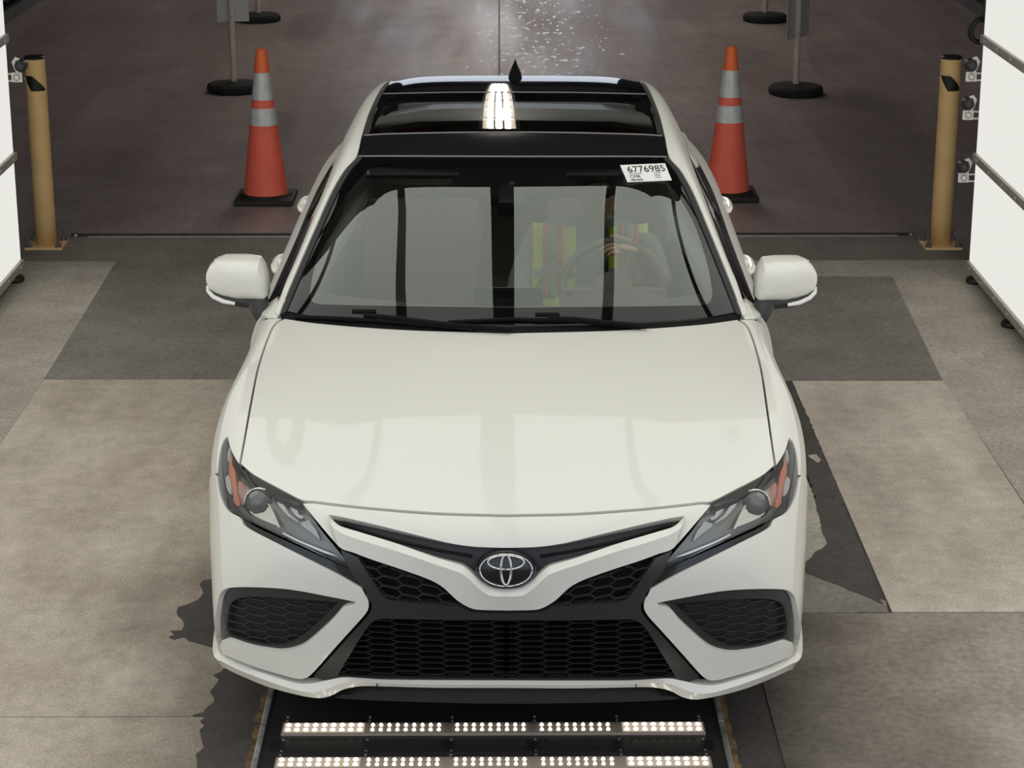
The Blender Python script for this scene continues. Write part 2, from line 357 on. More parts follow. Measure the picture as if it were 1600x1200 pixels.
# ------------------------------------------------------------------ smooth body surfaces (bicubic splines in car space: X right, Y to the rear, Z up)
class Surf:
    def __init__(s, net, iters=2):
        D = np.array(net, float); s.R, s.C = D.shape[:2]
        P = D.copy()
        for _ in range(iters):
            E = s.ext(P); sm = s.smooth(E); P = P + (D - sm)
        s.E = s.ext(P); s.grid = None
    def ext(s, P):
        mir = P[:, 1:2]*np.array([-1, 1, 1]); E = np.concatenate([mir, P, 2*P[:, -1:]-P[:, -2:-1]], 1)
        return np.concatenate([2*E[:1]-E[1:2], E, 2*E[-1:]-E[-2:-1]], 0)
    def smooth(s, E):
        A = (E[:-2]+4*E[1:-1]+E[2:])/6; return (A[:, :-2]+4*A[:, 1:-1]+A[:, 2:])/6
    @staticmethod
    def basis(t):
        return np.stack([(1-t)**3, 3*t**3-6*t*t+4, -3*t**3+3*t*t+3*t+1, t**3], -1)/6
    def ev(s, u, v):
        u = np.atleast_1d(np.asarray(u, float)); v = np.atleast_1d(np.asarray(v, float))
        sg = np.where(u < 0, -1.0, 1.0); ua = np.clip(np.abs(u), 0, s.C-1); v = np.clip(v, 0, s.R-1)
        i = np.minimum(ua.astype(int), s.C-2); j = np.minimum(v.astype(int), s.R-2)
        bu = s.basis(ua-i); bv = s.basis(v-j); out = np.zeros(u.shape+(3,))
        for a in range(4):
            for b in range(4): out += (bv[..., a]*bu[..., b])[..., None]*s.E[j+a, i+b]
        out[..., 0] *= sg
        return out
    def nrm(s, u, v):
        h = .01; u = np.atleast_1d(np.asarray(u, float)); v = np.atleast_1d(np.asarray(v, float))
        uu = np.clip(u, None, s.C-1-h); vv = np.clip(v, h, s.R-1-h)
        du = s.ev(uu+h, vv)-s.ev(uu-h, vv); dv = s.ev(uu, vv+h)-s.ev(uu, vv-h)
        n = np.cross(dv, du); n /= np.linalg.norm(n, axis=-1, keepdims=True)+1e-12
        return n*s.sign
    sign = 1.0; sym = True
    def prep(s):
        gu = np.linspace(-(s.C-1), s.C-1, (s.C-1)*40+1) if s.sym else np.linspace(0, s.C-1, (s.C-1)*20+1); gv = np.linspace(0, s.R-1, (s.R-1)*20+1)
        U, Vv = np.meshgrid(gu, gv); U = U.ravel(); Vv = Vv.ravel(); P = s.ev(U, Vv); N = s.nrm(U, Vv)
        vis = ((P-LC)*N).sum(-1) < 0
        s.grid = (U, Vv, P, proj(P), vis)
    def solve(s, target, fn, u, v):
        for _ in range(14):
            p0 = fn(s.ev(u, v)[0]); h = 1e-3
            uh = u+h if u+h <= s.C-1 else u-h; vh = v+h if v+h <= s.R-1 else v-h
            J = np.stack([(fn(s.ev(uh, v)[0])-p0)/(uh-u), (fn(s.ev(u, vh)[0])-p0)/(vh-v)], -1)
            r = np.asarray(target)-p0
            d = np.linalg.lstsq(J, r, rcond=1e-6)[0]
            m = np.abs(d).max(); d = d if m < .25 else d*.25/m
            u = float(np.clip(u+d[0], -(s.C-1) if s.sym else 0, s.C-1)); v = float(np.clip(v+d[1], 0, s.R-1))
            if m < 1e-5: break
        return u, v
    def pix(s, px, py):
        if s.grid is None: s.prep()
        U, Vv, P, Q, vis = s.grid
        d = np.hypot(Q[:, 0]-px, Q[:, 1]-py) + np.where(vis, 0, 1e4)
        k = int(np.argmin(d)); return s.solve((px, py), lambda p: proj(p), float(U[k]), float(Vv[k]))
    def pixo(s, px, py, off):
        u, v = s.pix(px, py); tx, ty = px, py
        for _ in range(2):
            q = proj(s.ev(u, v)[0] + s.nrm(u, v)[0]*off); tx += px-q[0]; ty += py-q[1]; u, v = s.solve((tx, ty), lambda p: proj(p), u, v)
        return u, v
    def by(s, fn, target):
        if s.grid is None: s.prep()
        U, Vv, P, Q, vis = s.grid
        T = np.array([fn(p) for p in P]); k = int(np.argmin(np.linalg.norm(T-np.asarray(target), axis=1)))
        return s.solve(target, fn, float(U[k]), float(Vv[k]))

def smooth_path(pts, closed, step):
    """pts (x, y[, corner]) -> dense path; points flagged 1 keep a sharp corner"""
    P = [np.array(p[:2], float) for p in pts]; cr = [len(p) > 2 and p[2] == 1 for p in pts]; n = len(P); out = []
    for i in range(n if closed else n-1):
        p1, p2 = P[i], P[(i+1) % n]
        p0 = P[i-1] if (closed or i > 0) else 2*p1-p2
        p3 = P[(i+2) % n] if (closed or i < n-2) else 2*p2-p1
        if cr[i]: p0 = 2*p1-p2
        if cr[(i+1) % n]: p3 = 2*p2-p1
        L = np.linalg.norm(p2-p1); k = max(1, int(round(L/step)))
        # centripetal-like tangents limited by the segment length
        def lim(m): q = np.linalg.norm(m); return m if q < 1e-9 else m*min(1, L/q)
        m1, m2 = lim((p2-p0)*.5), lim((p3-p1)*.5)
        for j in range(k):
            t = j/k; out.append((2*t**3-3*t*t+1)*p1 + (t**3-2*t*t+t)*m1 + (-2*t**3+3*t*t)*p2 + (t**3-t*t)*m2)
    if not closed: out.append(P[-1])
    return out
def inside(poly, q):
    x, y = q; c = False; n = len(poly); j = n-1
    for i in range(n):
        xi, yi = poly[i]; xj, yj = poly[j]
        if (yi > y) != (yj > y) and x < (xj-xi)*(y-yi)/(yj-yi+1e-15)+xi: c = not c
        j = i
    return c
def uv_path(S, pts, closed=True, step=5.0, center=False):
    """pixel or ('uv', u, v) outline -> list of uv"""
    out = []; run = []
    def flush(last=False):
        if run:
            q = smooth_path(run, False, step) if len(run) > 1 else [np.array(run[0][:2], float)]
            out.extend([S.pix(*p) for p in q]); run.clear()
    for p in pts:
        if isinstance(p[0], str): flush(); out.append((p[1], p[2]))
        else: run.append(p)
    if closed and not center and not any(isinstance(p[0], str) for p in pts):
        out = [S.pix(*p) for p in smooth_path(pts, True, step)]
    else: flush()
    return out
def fill(S, outer, holes=(), g=.12, on_center=False):
    """triangulate uv region"""
    def dens(lp):
        out = []
        for i, a in enumerate(lp):
            b = lp[(i+1) % len(lp)]; k = max(1, int(math.hypot(b[0]-a[0], b[1]-a[1])/g))
            out += [(a[0]+(b[0]-a[0])*j/k, a[1]+(b[1]-a[1])*j/k) for j in range(k)]
        return out
    outer = dens(outer); holes = [dens(h) for h in holes]
    loops = [outer]+list(holes); vs = []; ed = []
    for lp in loops:
        b = len(vs); vs += [Vector(p) for p in lp]; ed += [(b+i, b+(i+1) % len(lp)) for i in range(len(lp))]
    A = np.array(outer); lo = A.min(0); hi = A.max(0)
    B = np.concatenate([np.array(l) for l in loops])
    for iu in range(int((hi[0]-lo[0])/g)+1):
        for iv in range(int((hi[1]-lo[1])/g)+1):
            q = (lo[0]+(iu+.5)*g, lo[1]+(iv+.5)*g)
            if inside(outer, q) and not any(inside(h, q) for h in holes):
                if np.hypot(B[:, 0]-q[0], B[:, 1]-q[1]).min() > g*.45: vs.append(Vector(q))
    r = delaunay_2d_cdt(vs, ed, [], 0, 1e-6); ov, of = r[0], r[2]
    T = []
    for f in of:
        c = sum((ov[i] for i in f), Vector((0, 0)))/len(f)
        if inside(outer, c) and not any(inside(h, c) for h in holes): T.append(tuple(f))
    return np.array([(v.x, v.y) for v in ov]), T
def panel(S, name, m, outer, holes=(), off=0.0, depth=.015, g=.12, parent=None, mirror=True, center=False, offfn=None, objs=True):
    """a body panel cut from surface S; skirt of given depth round its edge"""
    uv, T = fill(S, outer, holes, g)
    N = S.nrm(uv[:, 0], uv[:, 1]); P = S.ev(uv[:, 0], uv[:, 1])
    o = np.full(len(uv), off) if offfn is None else np.array([offfn(*q) for q in uv])
    P = P + N*o[:, None]
    # orientation: make triangles face along N
    a, b, c = (P[[t[k] for t in T]] for k in range(3)); fn = np.cross(b-a, c-a); nn = N[[t[0] for t in T]]
    T = [t if (fn[i]@nn[i]) > 0 else t[::-1] for i, t in enumerate(T)]
    from collections import Counter
    cnt = Counter(); dirn = {}
    for t in T:
        for k in range(3):
            e = (t[k], t[(k+1) % 3]); cnt[tuple(sorted(e))] += 1; dirn[tuple(sorted(e))] = e
    V = list(P); NN = list(N); Fc = list(T); idx = {}
    def sk(i, d):
        if (i, d) not in idx:
            idx[(i, d)] = len(V); V.append(P[i]-N[i]*d); NN.append(np.zeros(3))
        return idx[(i, d)]
    if depth > 0:
        for e, k in cnt.items():
            if k == 1:
                i, j = dirn[e]
                if center and abs(uv[i, 0]) < 1e-4 and abs(uv[j, 0]) < 1e-4: continue
                Fc.append((sk(j, 0.0), sk(i, 0.0), sk(i, depth), sk(j, depth)))
    V = np.array(V); NN = np.array(NN)
    mv = V*np.array([-1, 1, 1]); mn = NN*np.array([-1, 1, 1]); mf = [tuple(f[::-1]) for f in Fc]
    if center:
        n = len(V); return mesh_obj(name, np.concatenate([V, mv]), Fc+[tuple(i+n for i in f) for f in mf], m, parent, normals=np.concatenate([NN, mn]))
    if not mirror: return mesh_obj(name, V, Fc, m, parent, normals=NN)
    par = parent if isinstance(parent, (list, tuple)) else (parent, parent)
    return [mesh_obj(name, V, Fc, m, par[0], normals=NN), mesh_obj(name, mv, mf, m, par[1], normals=mn)]
def strips(S, name, m, lines, offs, parent=None, center=False, n=60, sharp=25, smooth=True, tail=None):
    """quads lofted between pixel polylines lying on S at the given offsets"""
    rows = []
    for ln, of in zip(lines, offs):
        q = np.array(smooth_path(ln, False, 2.0)); L = np.concatenate([[0], np.cumsum(np.linalg.norm(np.diff(q, axis=0), axis=1))])
        t = np.linspace(0, L[-1], n); q = np.stack([np.interp(t, L, q[:, 0]), np.interp(t, L, q[:, 1])], -1)
        ofs = np.full((n, 1), of) if np.isscalar(of) else np.interp(np.linspace(0, 1, n), np.linspace(0, 1, len(of)), of)[:, None]
        uv = np.array([S.pixo(*p, float(ofs[i, 0])) if ofs[i, 0] > .002 else S.pix(*p) for i, p in enumerate(q)])
        if center: uv[0, 0] = 0
        if tail:
            e = uv[-1]; T_ = np.linspace(0, 1, 11)[1:, None]; uv = np.concatenate([uv, e*(1-T_)+np.array(tail[len(rows)])*T_]); ofs = np.concatenate([ofs, np.full((10, 1), ofs[-1, 0])])
        rows.append(S.ev(uv[:, 0], uv[:, 1]) + S.nrm(uv[:, 0], uv[:, 1])*ofs)
    V = np.concatenate(rows); Fc = []; n = len(rows[0])
    for r in range(len(rows)-1):
        for k in range(n-1): Fc.append((r*n+k, (r+1)*n+k, (r+1)*n+k+1, r*n+k+1))
    mv = V*np.array([-1, 1, 1]); mf = [f[::-1] for f in Fc]
    if center:
        # weld the halves along X = 0
        nv = len(V); VV = np.concatenate([V, mv]); remap = {nv+r*n: r*n for r in range(len(rows))}
        F2 = [tuple(remap.get(i+nv, i+nv) for i in f) for f in mf]
        return mesh_obj(name, VV, Fc+F2, m, parent, smooth, sharp)
    par = parent if isinstance(parent, (list, tuple)) else (parent, parent)
    return [mesh_obj(name, V, Fc, m, par[0], smooth, sharp), mesh_obj(name, mv, mf, m, par[1], smooth, sharp)]

# ------------------------------------------------------------------ the car
car = tag(empty('sedan_car', to_world((0, 0, 0)), -PSI), 'white four-door sedan with black glass roof parked over the lit floor plates', 'car')
FRONT = Surf([
 [(0,1.19,.99),(.2,1.20,.99),(.4,1.235,.988),(.6,1.305,.985),(.77,1.40,.978),(.842,1.48,.943),(.886,1.53,.80),(.895,1.54,.30)],
 [(0,.93,.958),(.2,.935,.958),(.4,.95,.957),(.6,.99,.949),(.785,1.06,.953),(.850,1.16,.918),(.893,1.26,.80),(.902,1.345,.42)],
 [(0,.66,.913),(.2,.665,.913),(.4,.675,.912),(.6,.70,.902),(.785,.76,.922),(.862,.88,.900),(.918,1.02,.79),(.915,1.18,.655)],
 [(0,.40,.858),(.2,.40,.858),(.4,.41,.857),(.6,.435,.848),(.778,.50,.872),(.862,.63,.855),(.920,.80,.765),(.92,.98,.71)],
 [(0,.20,.808),(.2,.205,.808),(.4,.215,.806),(.6,.25,.805),(.765,.33,.822),(.853,.47,.803),(.910,.63,.73),(.918,.80,.66)],
 [(0,.095,.768),(.2,.10,.768),(.4,.118,.77),(.59,.155,.775),(.75,.235,.775),(.843,.37,.755),(.898,.53,.68),(.915,.69,.56)],
 [(0,.04,.715),(.2,.045,.713),(.4,.065,.71),(.58,.105,.71),(.74,.175,.70),(.835,.295,.68),(.891,.46,.60),(.912,.64,.48)],
 [(0,.015,.63),(.2,.02,.63),(.4,.04,.625),(.585,.08,.62),(.745,.14,.61),(.835,.24,.59),(.886,.42,.52),(.91,.61,.42)],
 [(0,.02,.52),(.2,.025,.52),(.4,.048,.515),(.6,.085,.505),(.76,.13,.495),(.842,.21,.48),(.882,.40,.43),(.905,.60,.37)],
 [(0,.05,.40),(.2,.053,.40),(.4,.068,.395),(.61,.095,.385),(.77,.135,.38),(.842,.20,.37),(.878,.385,.34),(.90,.595,.31)],
 [(0,.088,.27),(.2,.09,.27),(.4,.10,.267),(.61,.115,.262),(.77,.155,.265),(.838,.215,.275),(.871,.385,.27),(.895,.59,.26)],
 [(0,.10,.19),(.2,.10,.19),(.4,.11,.188),(.61,.13,.187),(.75,.18,.20),(.82,.25,.215),(.858,.39,.215),(.885,.59,.21)],
])
GREEN = Surf([
 [(0,1.12,.962),(.38,1.17,.962),(.64,1.27,.965),(.775,1.40,.975),(.815,1.44,.968),(.835,1.47,.965),(.85,1.50,.96)],
 [(0,1.42,1.095),(.38,1.46,1.093),(.60,1.54,1.086),(.715,1.64,1.078),(.757,1.66,1.063),(.795,1.69,1.02),(.835,1.70,.975)],
 [(0,1.8,1.248),(0.35,1.83,1.245),(0.54,1.89,1.236),(0.645,1.95,1.218),(0.701,1.97,1.2),(0.755,1.99,1.1),(0.83,2.0,0.985)],
 [(0,2.17,1.375),(0.33,2.19,1.373),(0.5,2.22,1.365),(0.588,2.25,1.348),(0.646,2.27,1.325),(0.74,2.3,1.15),(0.825,2.3,0.99)],
 [(0,2.52,1.428),(0.33,2.53,1.427),(0.485,2.54,1.418),(0.567,2.56,1.402),(0.628,2.57,1.375),(0.73,2.6,1.17),(0.825,2.6,0.995)],
 [(0,3.0,1.458),(0.32,3.0,1.456),(0.47,3.0,1.448),(0.55,3.0,1.433),(0.616,3.0,1.403),(0.725,3.0,1.185),(0.825,3.0,1.0)],
 [(0,3.42,1.449),(0.31,3.42,1.447),(0.455,3.42,1.439),(0.535,3.42,1.423),(0.603,3.42,1.391),(0.71,3.42,1.178),(0.82,3.4,1.005)],
 [(0,3.8,1.405),(0.3,3.8,1.403),(0.44,3.8,1.395),(0.515,3.8,1.378),(0.586,3.8,1.345),(0.69,3.8,1.162),(0.805,3.75,1.01)],
 [(0,4.12,1.305),(0.3,4.12,1.303),(0.44,4.12,1.295),(0.51,4.12,1.28),(0.575,4.12,1.255),(0.68,4.1,1.134),(0.795,4.08,1.02)],
 [(0,4.42,1.165),(0.3,4.42,1.165),(0.45,4.42,1.16),(0.53,4.42,1.155),(0.6,4.42,1.14),(0.68,4.41,1.086),(0.785,4.4,1.03)],
])
# the rows of SIDE start at the belt line, not on the centre plane: use a plain end there
def _plain(D):
    E = np.concatenate([2*D[:, :1]-D[:, 1:2], D, 2*D[:, -1:]-D[:, -2:-1]], 1); return np.concatenate([2*E[:1]-E[1:2], E, 2*E[-1:]-E[-2:-1]], 0)
D_ = np.array([[(.845+b,y,.965+dz),(.888+k,y,.93+dz*.8),(.917+k,y,.80),(.922+k,y,.62),(.905+k,y,.40),(.865+k,y,.21)]
             for (y, k, b, dz) in ((1.50,-.010,-.004,0),(1.8,-.004,-.006,.012),(2.3,0,-.012,.025),(2.8,.0,-.015,.032),(3.3,.002,-.015,.037),(3.8,.002,-.03,.045),(4.2,-.012,-.06,.06),(4.55,-.05,-.10,.065),(4.80,-.12,-.17,.06),(4.88,-.20,-.24,.04))])
SIDE = Surf(D_, 0); SIDE.E = _plain(D_); SIDE.sym = False; SIDE.R, SIDE.C = D_.shape[:2]
for S_, pu, pv in ((FRONT, 1.0, 3.0), (GREEN, 1.0, 5.0), (SIDE, 3.0, 3.0)):
    q = S_.nrm(pu, pv)[0]
    want = np.array([0, 0, 1.]) if S_ is not SIDE else np.array([1., 0, 0])
    S_.sign = 1.0 if q @ want > 0 else -1.0

# ---- dark shell behind the panel gaps
def shell(S, name, u0, u1, v0, v1, off, m, nu=24, nv=40, keep=None):
    gu = np.linspace(u0, u1, nu); gv = np.linspace(v0, v1, nv); U, V_ = np.meshgrid(gu, gv)
    P = S.ev(U.ravel(), V_.ravel()) + S.nrm(U.ravel(), V_.ravel())*off
    Fc = [(j*nu+i, j*nu+i+1, (j+1)*nu+i+1, (j+1)*nu+i) for j in range(nv-1) for i in range(nu-1)]
    n = len(P); mv = P*np.array([-1, 1, 1])
    return mesh_obj(name, np.concatenate([P, mv]), Fc+[tuple(i+n for i in f[::-1]) for f in Fc], m, car)
shell(FRONT, 'inner_shell', 0, 6.9, 0.15, 10.9, -.05, M['shell'])

# ---- hood
HOOD = [(798, 521, 1), (900, 518.5), (1010, 514), (1100, 507), (1152, 500, 1), (1163, 508), (1169, 516), (1178, 541), (1188, 580), (1197, 640), (1204, 690), (1209.5, 727, 1),
        (1190, 743), (1150, 764), (1112, 783), (1095, 784), (1060, 788), (1000, 794), (900, 801), (793, 803.5, 1)]
p = uv_path(FRONT, HOOD, center=True); p[0] = (0.0, p[0][1]); p[-1] = (0.0, p[-1][1])
panel(FRONT, 'hood', M['paint'], p, g=.14, depth=.02, parent=car, center=True)
# ---- fenders (hood line, headlamp, bumper seam, wheel arch, door edge)
fen = uv_path(FRONT, [(1156, 498, 1), (1167, 507), (1172.5, 516), (1181.5, 541), (1191.5, 580), (1200.5, 640), (1207.5, 690), (1213.5, 727, 1), (1226, 706), (1233, 684, 1), (1240, 692), (1245.5, 715), (1247.5, 742, 1)], center=True)
vs_ = fen[-1][1]
fen += [(u, vs_+.02*(u-fen[-1][0])) for u in np.linspace(fen[-1][0]+.15, 7, 6)]
fen += [(7.0, v) for v in np.arange(vs_-.1, 0.03, -.12)] + [(u, 0.03) for u in np.arange(6.8, fen[0][0]+.1, -.2)]
panel(FRONT, 'fender', M['paint'], fen, g=.13, depth=.02, parent=car)
# ---- nose panel between hood and upper grille slot, down to the top of the moustache bar
NOSE = [(793, 808, 1), (900, 805.5), (1000, 798.5), (1060, 792.5), (1095, 788.5), (1111, 789, 1), (1076, 830), (1052, 857, 1),
        (1052, 843, 1), (1056, 825), (1069, 806, 1), (1050, 809), (1000, 820), (930, 837), (880, 849), (840, 854.5), (793, 856, 1)]
p = uv_path(FRONT, NOSE, center=True); p[0] = (0.0, p[0][1]); p[-1] = (0.0, p[-1][1])
panel(FRONT, 'nose_panel', M['paint'], p, g=.10, depth=.03, parent=car, center=True)
# ---- moustache bar: upper bevel, ridge, lower face
b_in = [(793, 920.5), (812, 918.5), (826, 911), (845, 895), (860, 884), (900, 872), (960, 851), (1020, 833), (1050, 824), (1060, 817), (1069, 806)]
b_rd = [(793, 932), (815, 931), (828, 924), (850, 904), (862, 896), (900, 883), (960, 863), (1020, 845), (1050, 834), (1065, 823), (1070, 808)]
b_lo = [(793, 954), (835, 953), (850, 949), (868, 938), (890, 918), (912, 906), (960, 889), (1000, 876), (1030, 865), (1050, 858), (1062, 842)]
b_un = [(793, 956), (836, 955), (852, 951), (870, 940), (892, 920), (914, 908), (960, 891), (1000, 878), (1030, 867), (1049, 861), (1061, 845)]
strips(FRONT, 'grille_bar', M['paint'], [b_in, b_in, b_rd, b_rd, b_lo, b_un], [-.03, .0, .016, .0161, .004, -.02], car, center=True, sharp=12, n=90)
# ---- upper slot backing with one rib
SLOT = [(793, 854, 1), (845, 852), (930, 835), (1000, 818), (1071, 803, 1), (1062, 822), (1030, 833), (960, 855), (880, 880), (862, 888), (830, 916), (793, 924, 1)]
p = uv_path(FRONT, SLOT, center=True); p[0] = (0.0, p[0][1]); p[-1] = (0.0, p[-1][1])
panel(FRONT, 'upper_grille_backing', M['mesh_black'], p, off=-.03, depth=0, parent=car, center=True)
strips(FRONT, 'upper_grille_rib', M['gloss_black'], [[(845, 868), (900, 857), (980, 835), (1052, 812)], [(845, 871), (900, 860), (980, 838), (1053, 814)], [(845, 875), (900, 864), (980, 842), (1053, 818)]], [-.03, -.012, -.03], car)
# ---- emblem
fr = FRONT.pix(789.5, 890); ec = FRONT.ev(*fr)[0]; en = np.array([0, -1, .16]); en /= np.linalg.norm(en)
ec = np.array([0, ec[1], ec[2]]) + en*.002; eu = np.cross(np.array([1., 0, 0]), en); eu = eu if eu[2] > 0 else -eu
emb = empty('emblem'); emb.parent = car
def ell(a, b, cx=0, cz=0, n=48): return [ec + np.array([1., 0, 0])*(cx+a*math.cos(t)) + eu*(cz+b*math.sin(t)) + en*.006 for t in np.linspace(0, 2*math.pi, n, endpoint=False)]
k = 6.14/3400
ea, eb = 41*k, 24.5*k/.93
dm = MB(); ring = [(1, 0), (.97, .006), (.7, .011), (.3, .013), (.02, .0135)]
for (r_, h_) in ring: pass
V = []; nn = 48
for (r_, h_) in [(1.16, -.02), (1.16, .0), (1.10, .006), (1.02, .003), (.98, .003), (.6, .005), (.02, .006)]:
    for t in np.linspace(0, 2*math.pi, nn, endpoint=False): V.append(ec + np.array([1., 0, 0])*ea*r_*math.cos(t) + eu*eb*r_*math.sin(t) + en*h_)
Fc = [(i*nn+j, i*nn+(j+1) % nn, (i+1)*nn+(j+1) % nn, (i+1)*nn+j) for i in range(6) for j in range(nn)] + [tuple(6*nn+j for j in range(nn))]
mesh_obj('emblem_disc', V, Fc, M['gloss_black'], emb)
def ering(name, a, b, cx, cz, r): MB().tube(ell(a, b, cx, cz), r, 8, closed=True).build(name, M['chrome'], emb)
ering('outer_ring', ea*.99, eb*.98, 0, 0, .0032)
ering('upright_oval', ea*.19, eb*.90, 0, 0, .0046)
ering('cross_oval', ea*.68, eb*.42, 0, eb*.46, .0044)
# ---- dark trim frame with openings for the meshes
FRAME = [(793, 958, 1), (838, 957), (854, 953), (872, 942), (894, 922), (916, 910), (960, 893), (1000, 880), (1030, 869), (1050, 860.5, 1), (1042, 878), (1034, 895), (1014, 920), (1003, 938), (1001, 950), (1008, 964), (1030, 988), (1060, 1021), (1093, 1058, 1), (1075, 1064), (1060, 1062, 1), (793, 1062, 1)]
TRI = [(1025, 869.5, 1), (1012, 874), (968, 890.5), (911, 912), (887, 926), (864, 948, 1), (915, 945), (960, 941), (976, 938.5, 1), (986, 929)]
LOW = [(793, 968, 1), (900, 968), (985, 967), (1001, 973), (1014, 989), (1036, 1024), (1056, 1057, 1), (1000, 1060), (793, 1060.5, 1)]
fo = uv_path(FRONT, FRAME, center=True); fo[0] = (0, fo[0][1]); fo[-1] = (0, fo[-1][1])
tri = uv_path(FRONT, TRI, step=4)
low = uv_path(FRONT, LOW, center=True); low[0] = (0.0, low[0][1]); low[-1] = (0.0, low[-1][1])
i0 = fo[0][1]; 
# the lower opening reaches the centre line, so the frame outline runs round it
frame_poly = fo[:-1] + [(0.0, fo[-1][1])] + list(reversed(low))
panel(FRONT, 'grille_frame', M['frame_black'], frame_poly, [tri], off=.004, depth=.035, g=.09, parent=car, center=True)
gf = car.children[-1] if False else bpy.data.objects['grille_frame']
panel(FRONT, 'side_mesh_backing', M['mesh_back'], tri, off=-.035, depth=0, parent=gf)
panel(FRONT, 'lower_mesh_backing', M['mesh_back'], low, off=-.04, depth=0, parent=gf, center=True)
# honeycomb blades: cells w wide, h tall, laid on the surface inside a pixel outline
from mathutils.bvhtree import BVHTree
gu = np.linspace(0, 7, 90); gv = np.linspace(3, 11, 120); U_, V_ = np.meshgrid(gu, gv); PP = FRONT.ev(U_.ravel(), V_.ravel())
bvh = BVHTree.FromPolygons([Vector(q) for q in PP], [(j*90+i, j*90+i+1, (j+1)*90+i+1, (j+1)*90+i) for j in range(119) for i in range(89)])
def front_at(X, Z):
    h = bvh.ray_cast(Vector((abs(X), -1, Z)), Vector((0, 1, 0))); 
    return None if h[0] is None else np.array([X, h[0].y, Z])
def honeycomb(name, m, poly_px, w, h, box, d0, d1, th, parent, center=False, shear=0.0, mirror=True):
    mb = MB(); poly = [tuple(q) for q in smooth_path(poly_px, True, 6)]
    x0, x1, z0, z1 = box; segs = []
    nc = int((x1-x0)/(1.5*w))+2
    for ci in range(-1, nc):
        for ri in range(-2, int((z1-z0)/h)+6):
            xc = x0+ci*1.5*w; zc = z0+ri*h+(h/2 if ci % 2 else 0)
            c = lambda a, b: (xc+a, zc+b+shear*(xc+a-x0))
            segs += [(c(-w/2, h/2), c(w/2, h/2)), (c(w/2, h/2), c(w, 0)), (c(w, 0), c(w/2, -h/2))]
    for a, b in segs:
        k = 3 if abs(a[1]-b[1]) > 1e-3 or True else 2
        for i in range(k):
            s = [(a[0]+(b[0]-a[0])*t, a[1]+(b[1]-a[1])*t) for t in (i/k, (i+1)/k)]
            if center and max(s[0][0], s[1][0]) < -.0005: continue
            q = [front_at(*x) for x in s]
            if q[0] is None or q[1] is None: continue
            pm = proj((q[0]+q[1])/2+np.array([0, d0, 0])); 
            if not inside(poly, (pm[0], pm[1])) : continue
            V = []
            for e in q:
                for dy in (d0, d1):
                    for dz in (-th/2, th/2): V.append(e+np.array([0, dy, dz]))
            mb.add(V, [(0, 1, 5, 4), (1, 3, 7, 5), (3, 2, 6, 7), (2, 0, 4, 6)])
    if not mb.V: return
    if center:
        n = len(mb.V); mb.V += [(-v[0], v[1], v[2]) for v in mb.V]; mb.F += [tuple(i+n for i in f[::-1]) for f in mb.F]
        return tag(mb.build(name, m, parent, smooth=False), kind='stuff')
    o1 = mb.build(name, m, parent[0] if isinstance(parent, (list, tuple)) else parent, smooth=False)
    m2 = MB(); m2.V = [(-v[0], v[1], v[2]) for v in mb.V]; m2.F = [f[::-1] for f in mb.F]
    o2 = m2.build(name, m, parent[1] if isinstance(parent, (list, tuple)) else parent, smooth=False)
    tag(o1, kind='stuff'); tag(o2, kind='stuff'); return o1, o2
honeycomb('grille_mesh', M['low_mesh'], [(700, 968, 1), (793, 968)] + LOW[1:-1] + [(700, 1060, 1)], .0475, .0205, (0, .60, .22, .52), .004, .030, .0036, gf, center=True)
honeycomb('grille_mesh', M['frame_black'], TRI, .038, .030, (.10, .48, .46, .68), .003, .014, .0030, gf, shear=.18)
# ---- bumper corner (white), open towards the lower outside edge
bp1 = uv_path(FRONT, [(1016, 920, 1), (1060, 896), (1130, 861), (1190, 831), (1203, 823, 1), (1208, 812), (1228, 800), (1241, 776), (1247, 747, 1)], center=True)
vseam = vs_+.035
bp1 += [(u, vseam+.02*(u-bp1[-1][0])) for u in np.linspace(bp1[-1][0]+.15, 7, 6)]
vbot = 10.2
bp1 += [(7.0, v) for v in np.arange(vseam+.3, vbot, .2)] + [(u, vbot) for u in np.linspace(7.0, 6.0, 5)]
side_in = uv_path(FRONT, [(1247, 1000, 1), (1247, 975), (1244, 950), (1239, 931), (1227, 921.5), (1190, 919.5), (1130, 922.5), (1060, 934.5), (1026, 941, 1)], center=True)
u_in = side_in[0][0]
bp1 += [(u, vbot-.05) for u in np.linspace(5.8, u_in+.05, 3)]
bp1 += side_in
bp1 += uv_path(FRONT, [(1030, 945), (1045, 949), (1062, 968), (1085, 990), (1108, 1009), (1128, 1017), (1150, 1019), (1190, 1013), (1228, 1001.5), (1236, 1003), (1238.5, 1010), (1235.5, 1024, 1), (1190, 1042), (1150, 1054), (1118, 1062), (1104, 1060), (1092, 1050), (1060, 1014), (1030, 981), (1012, 961), (1006, 950), (1007, 938, 1)], center=True)
bo = panel(FRONT, 'bumper_corner', M['paint'], bp1, off=.004, depth=.035, g=.10, parent=car)
# dark strip between headlamp and bumper
strips(FRONT, 'headlamp_under_trim', M['gloss_black'], [[(1034, 893), (1060, 881), (1120, 855), (1180, 828), (1207, 813)], [(1016, 919), (1060, 894), (1130, 859.5), (1188, 830), (1205, 818)], [(1016, 921), (1060, 896), (1130, 861.5), (1188, 832), (1206, 820)]], [-.004, -.002, -.02], car)
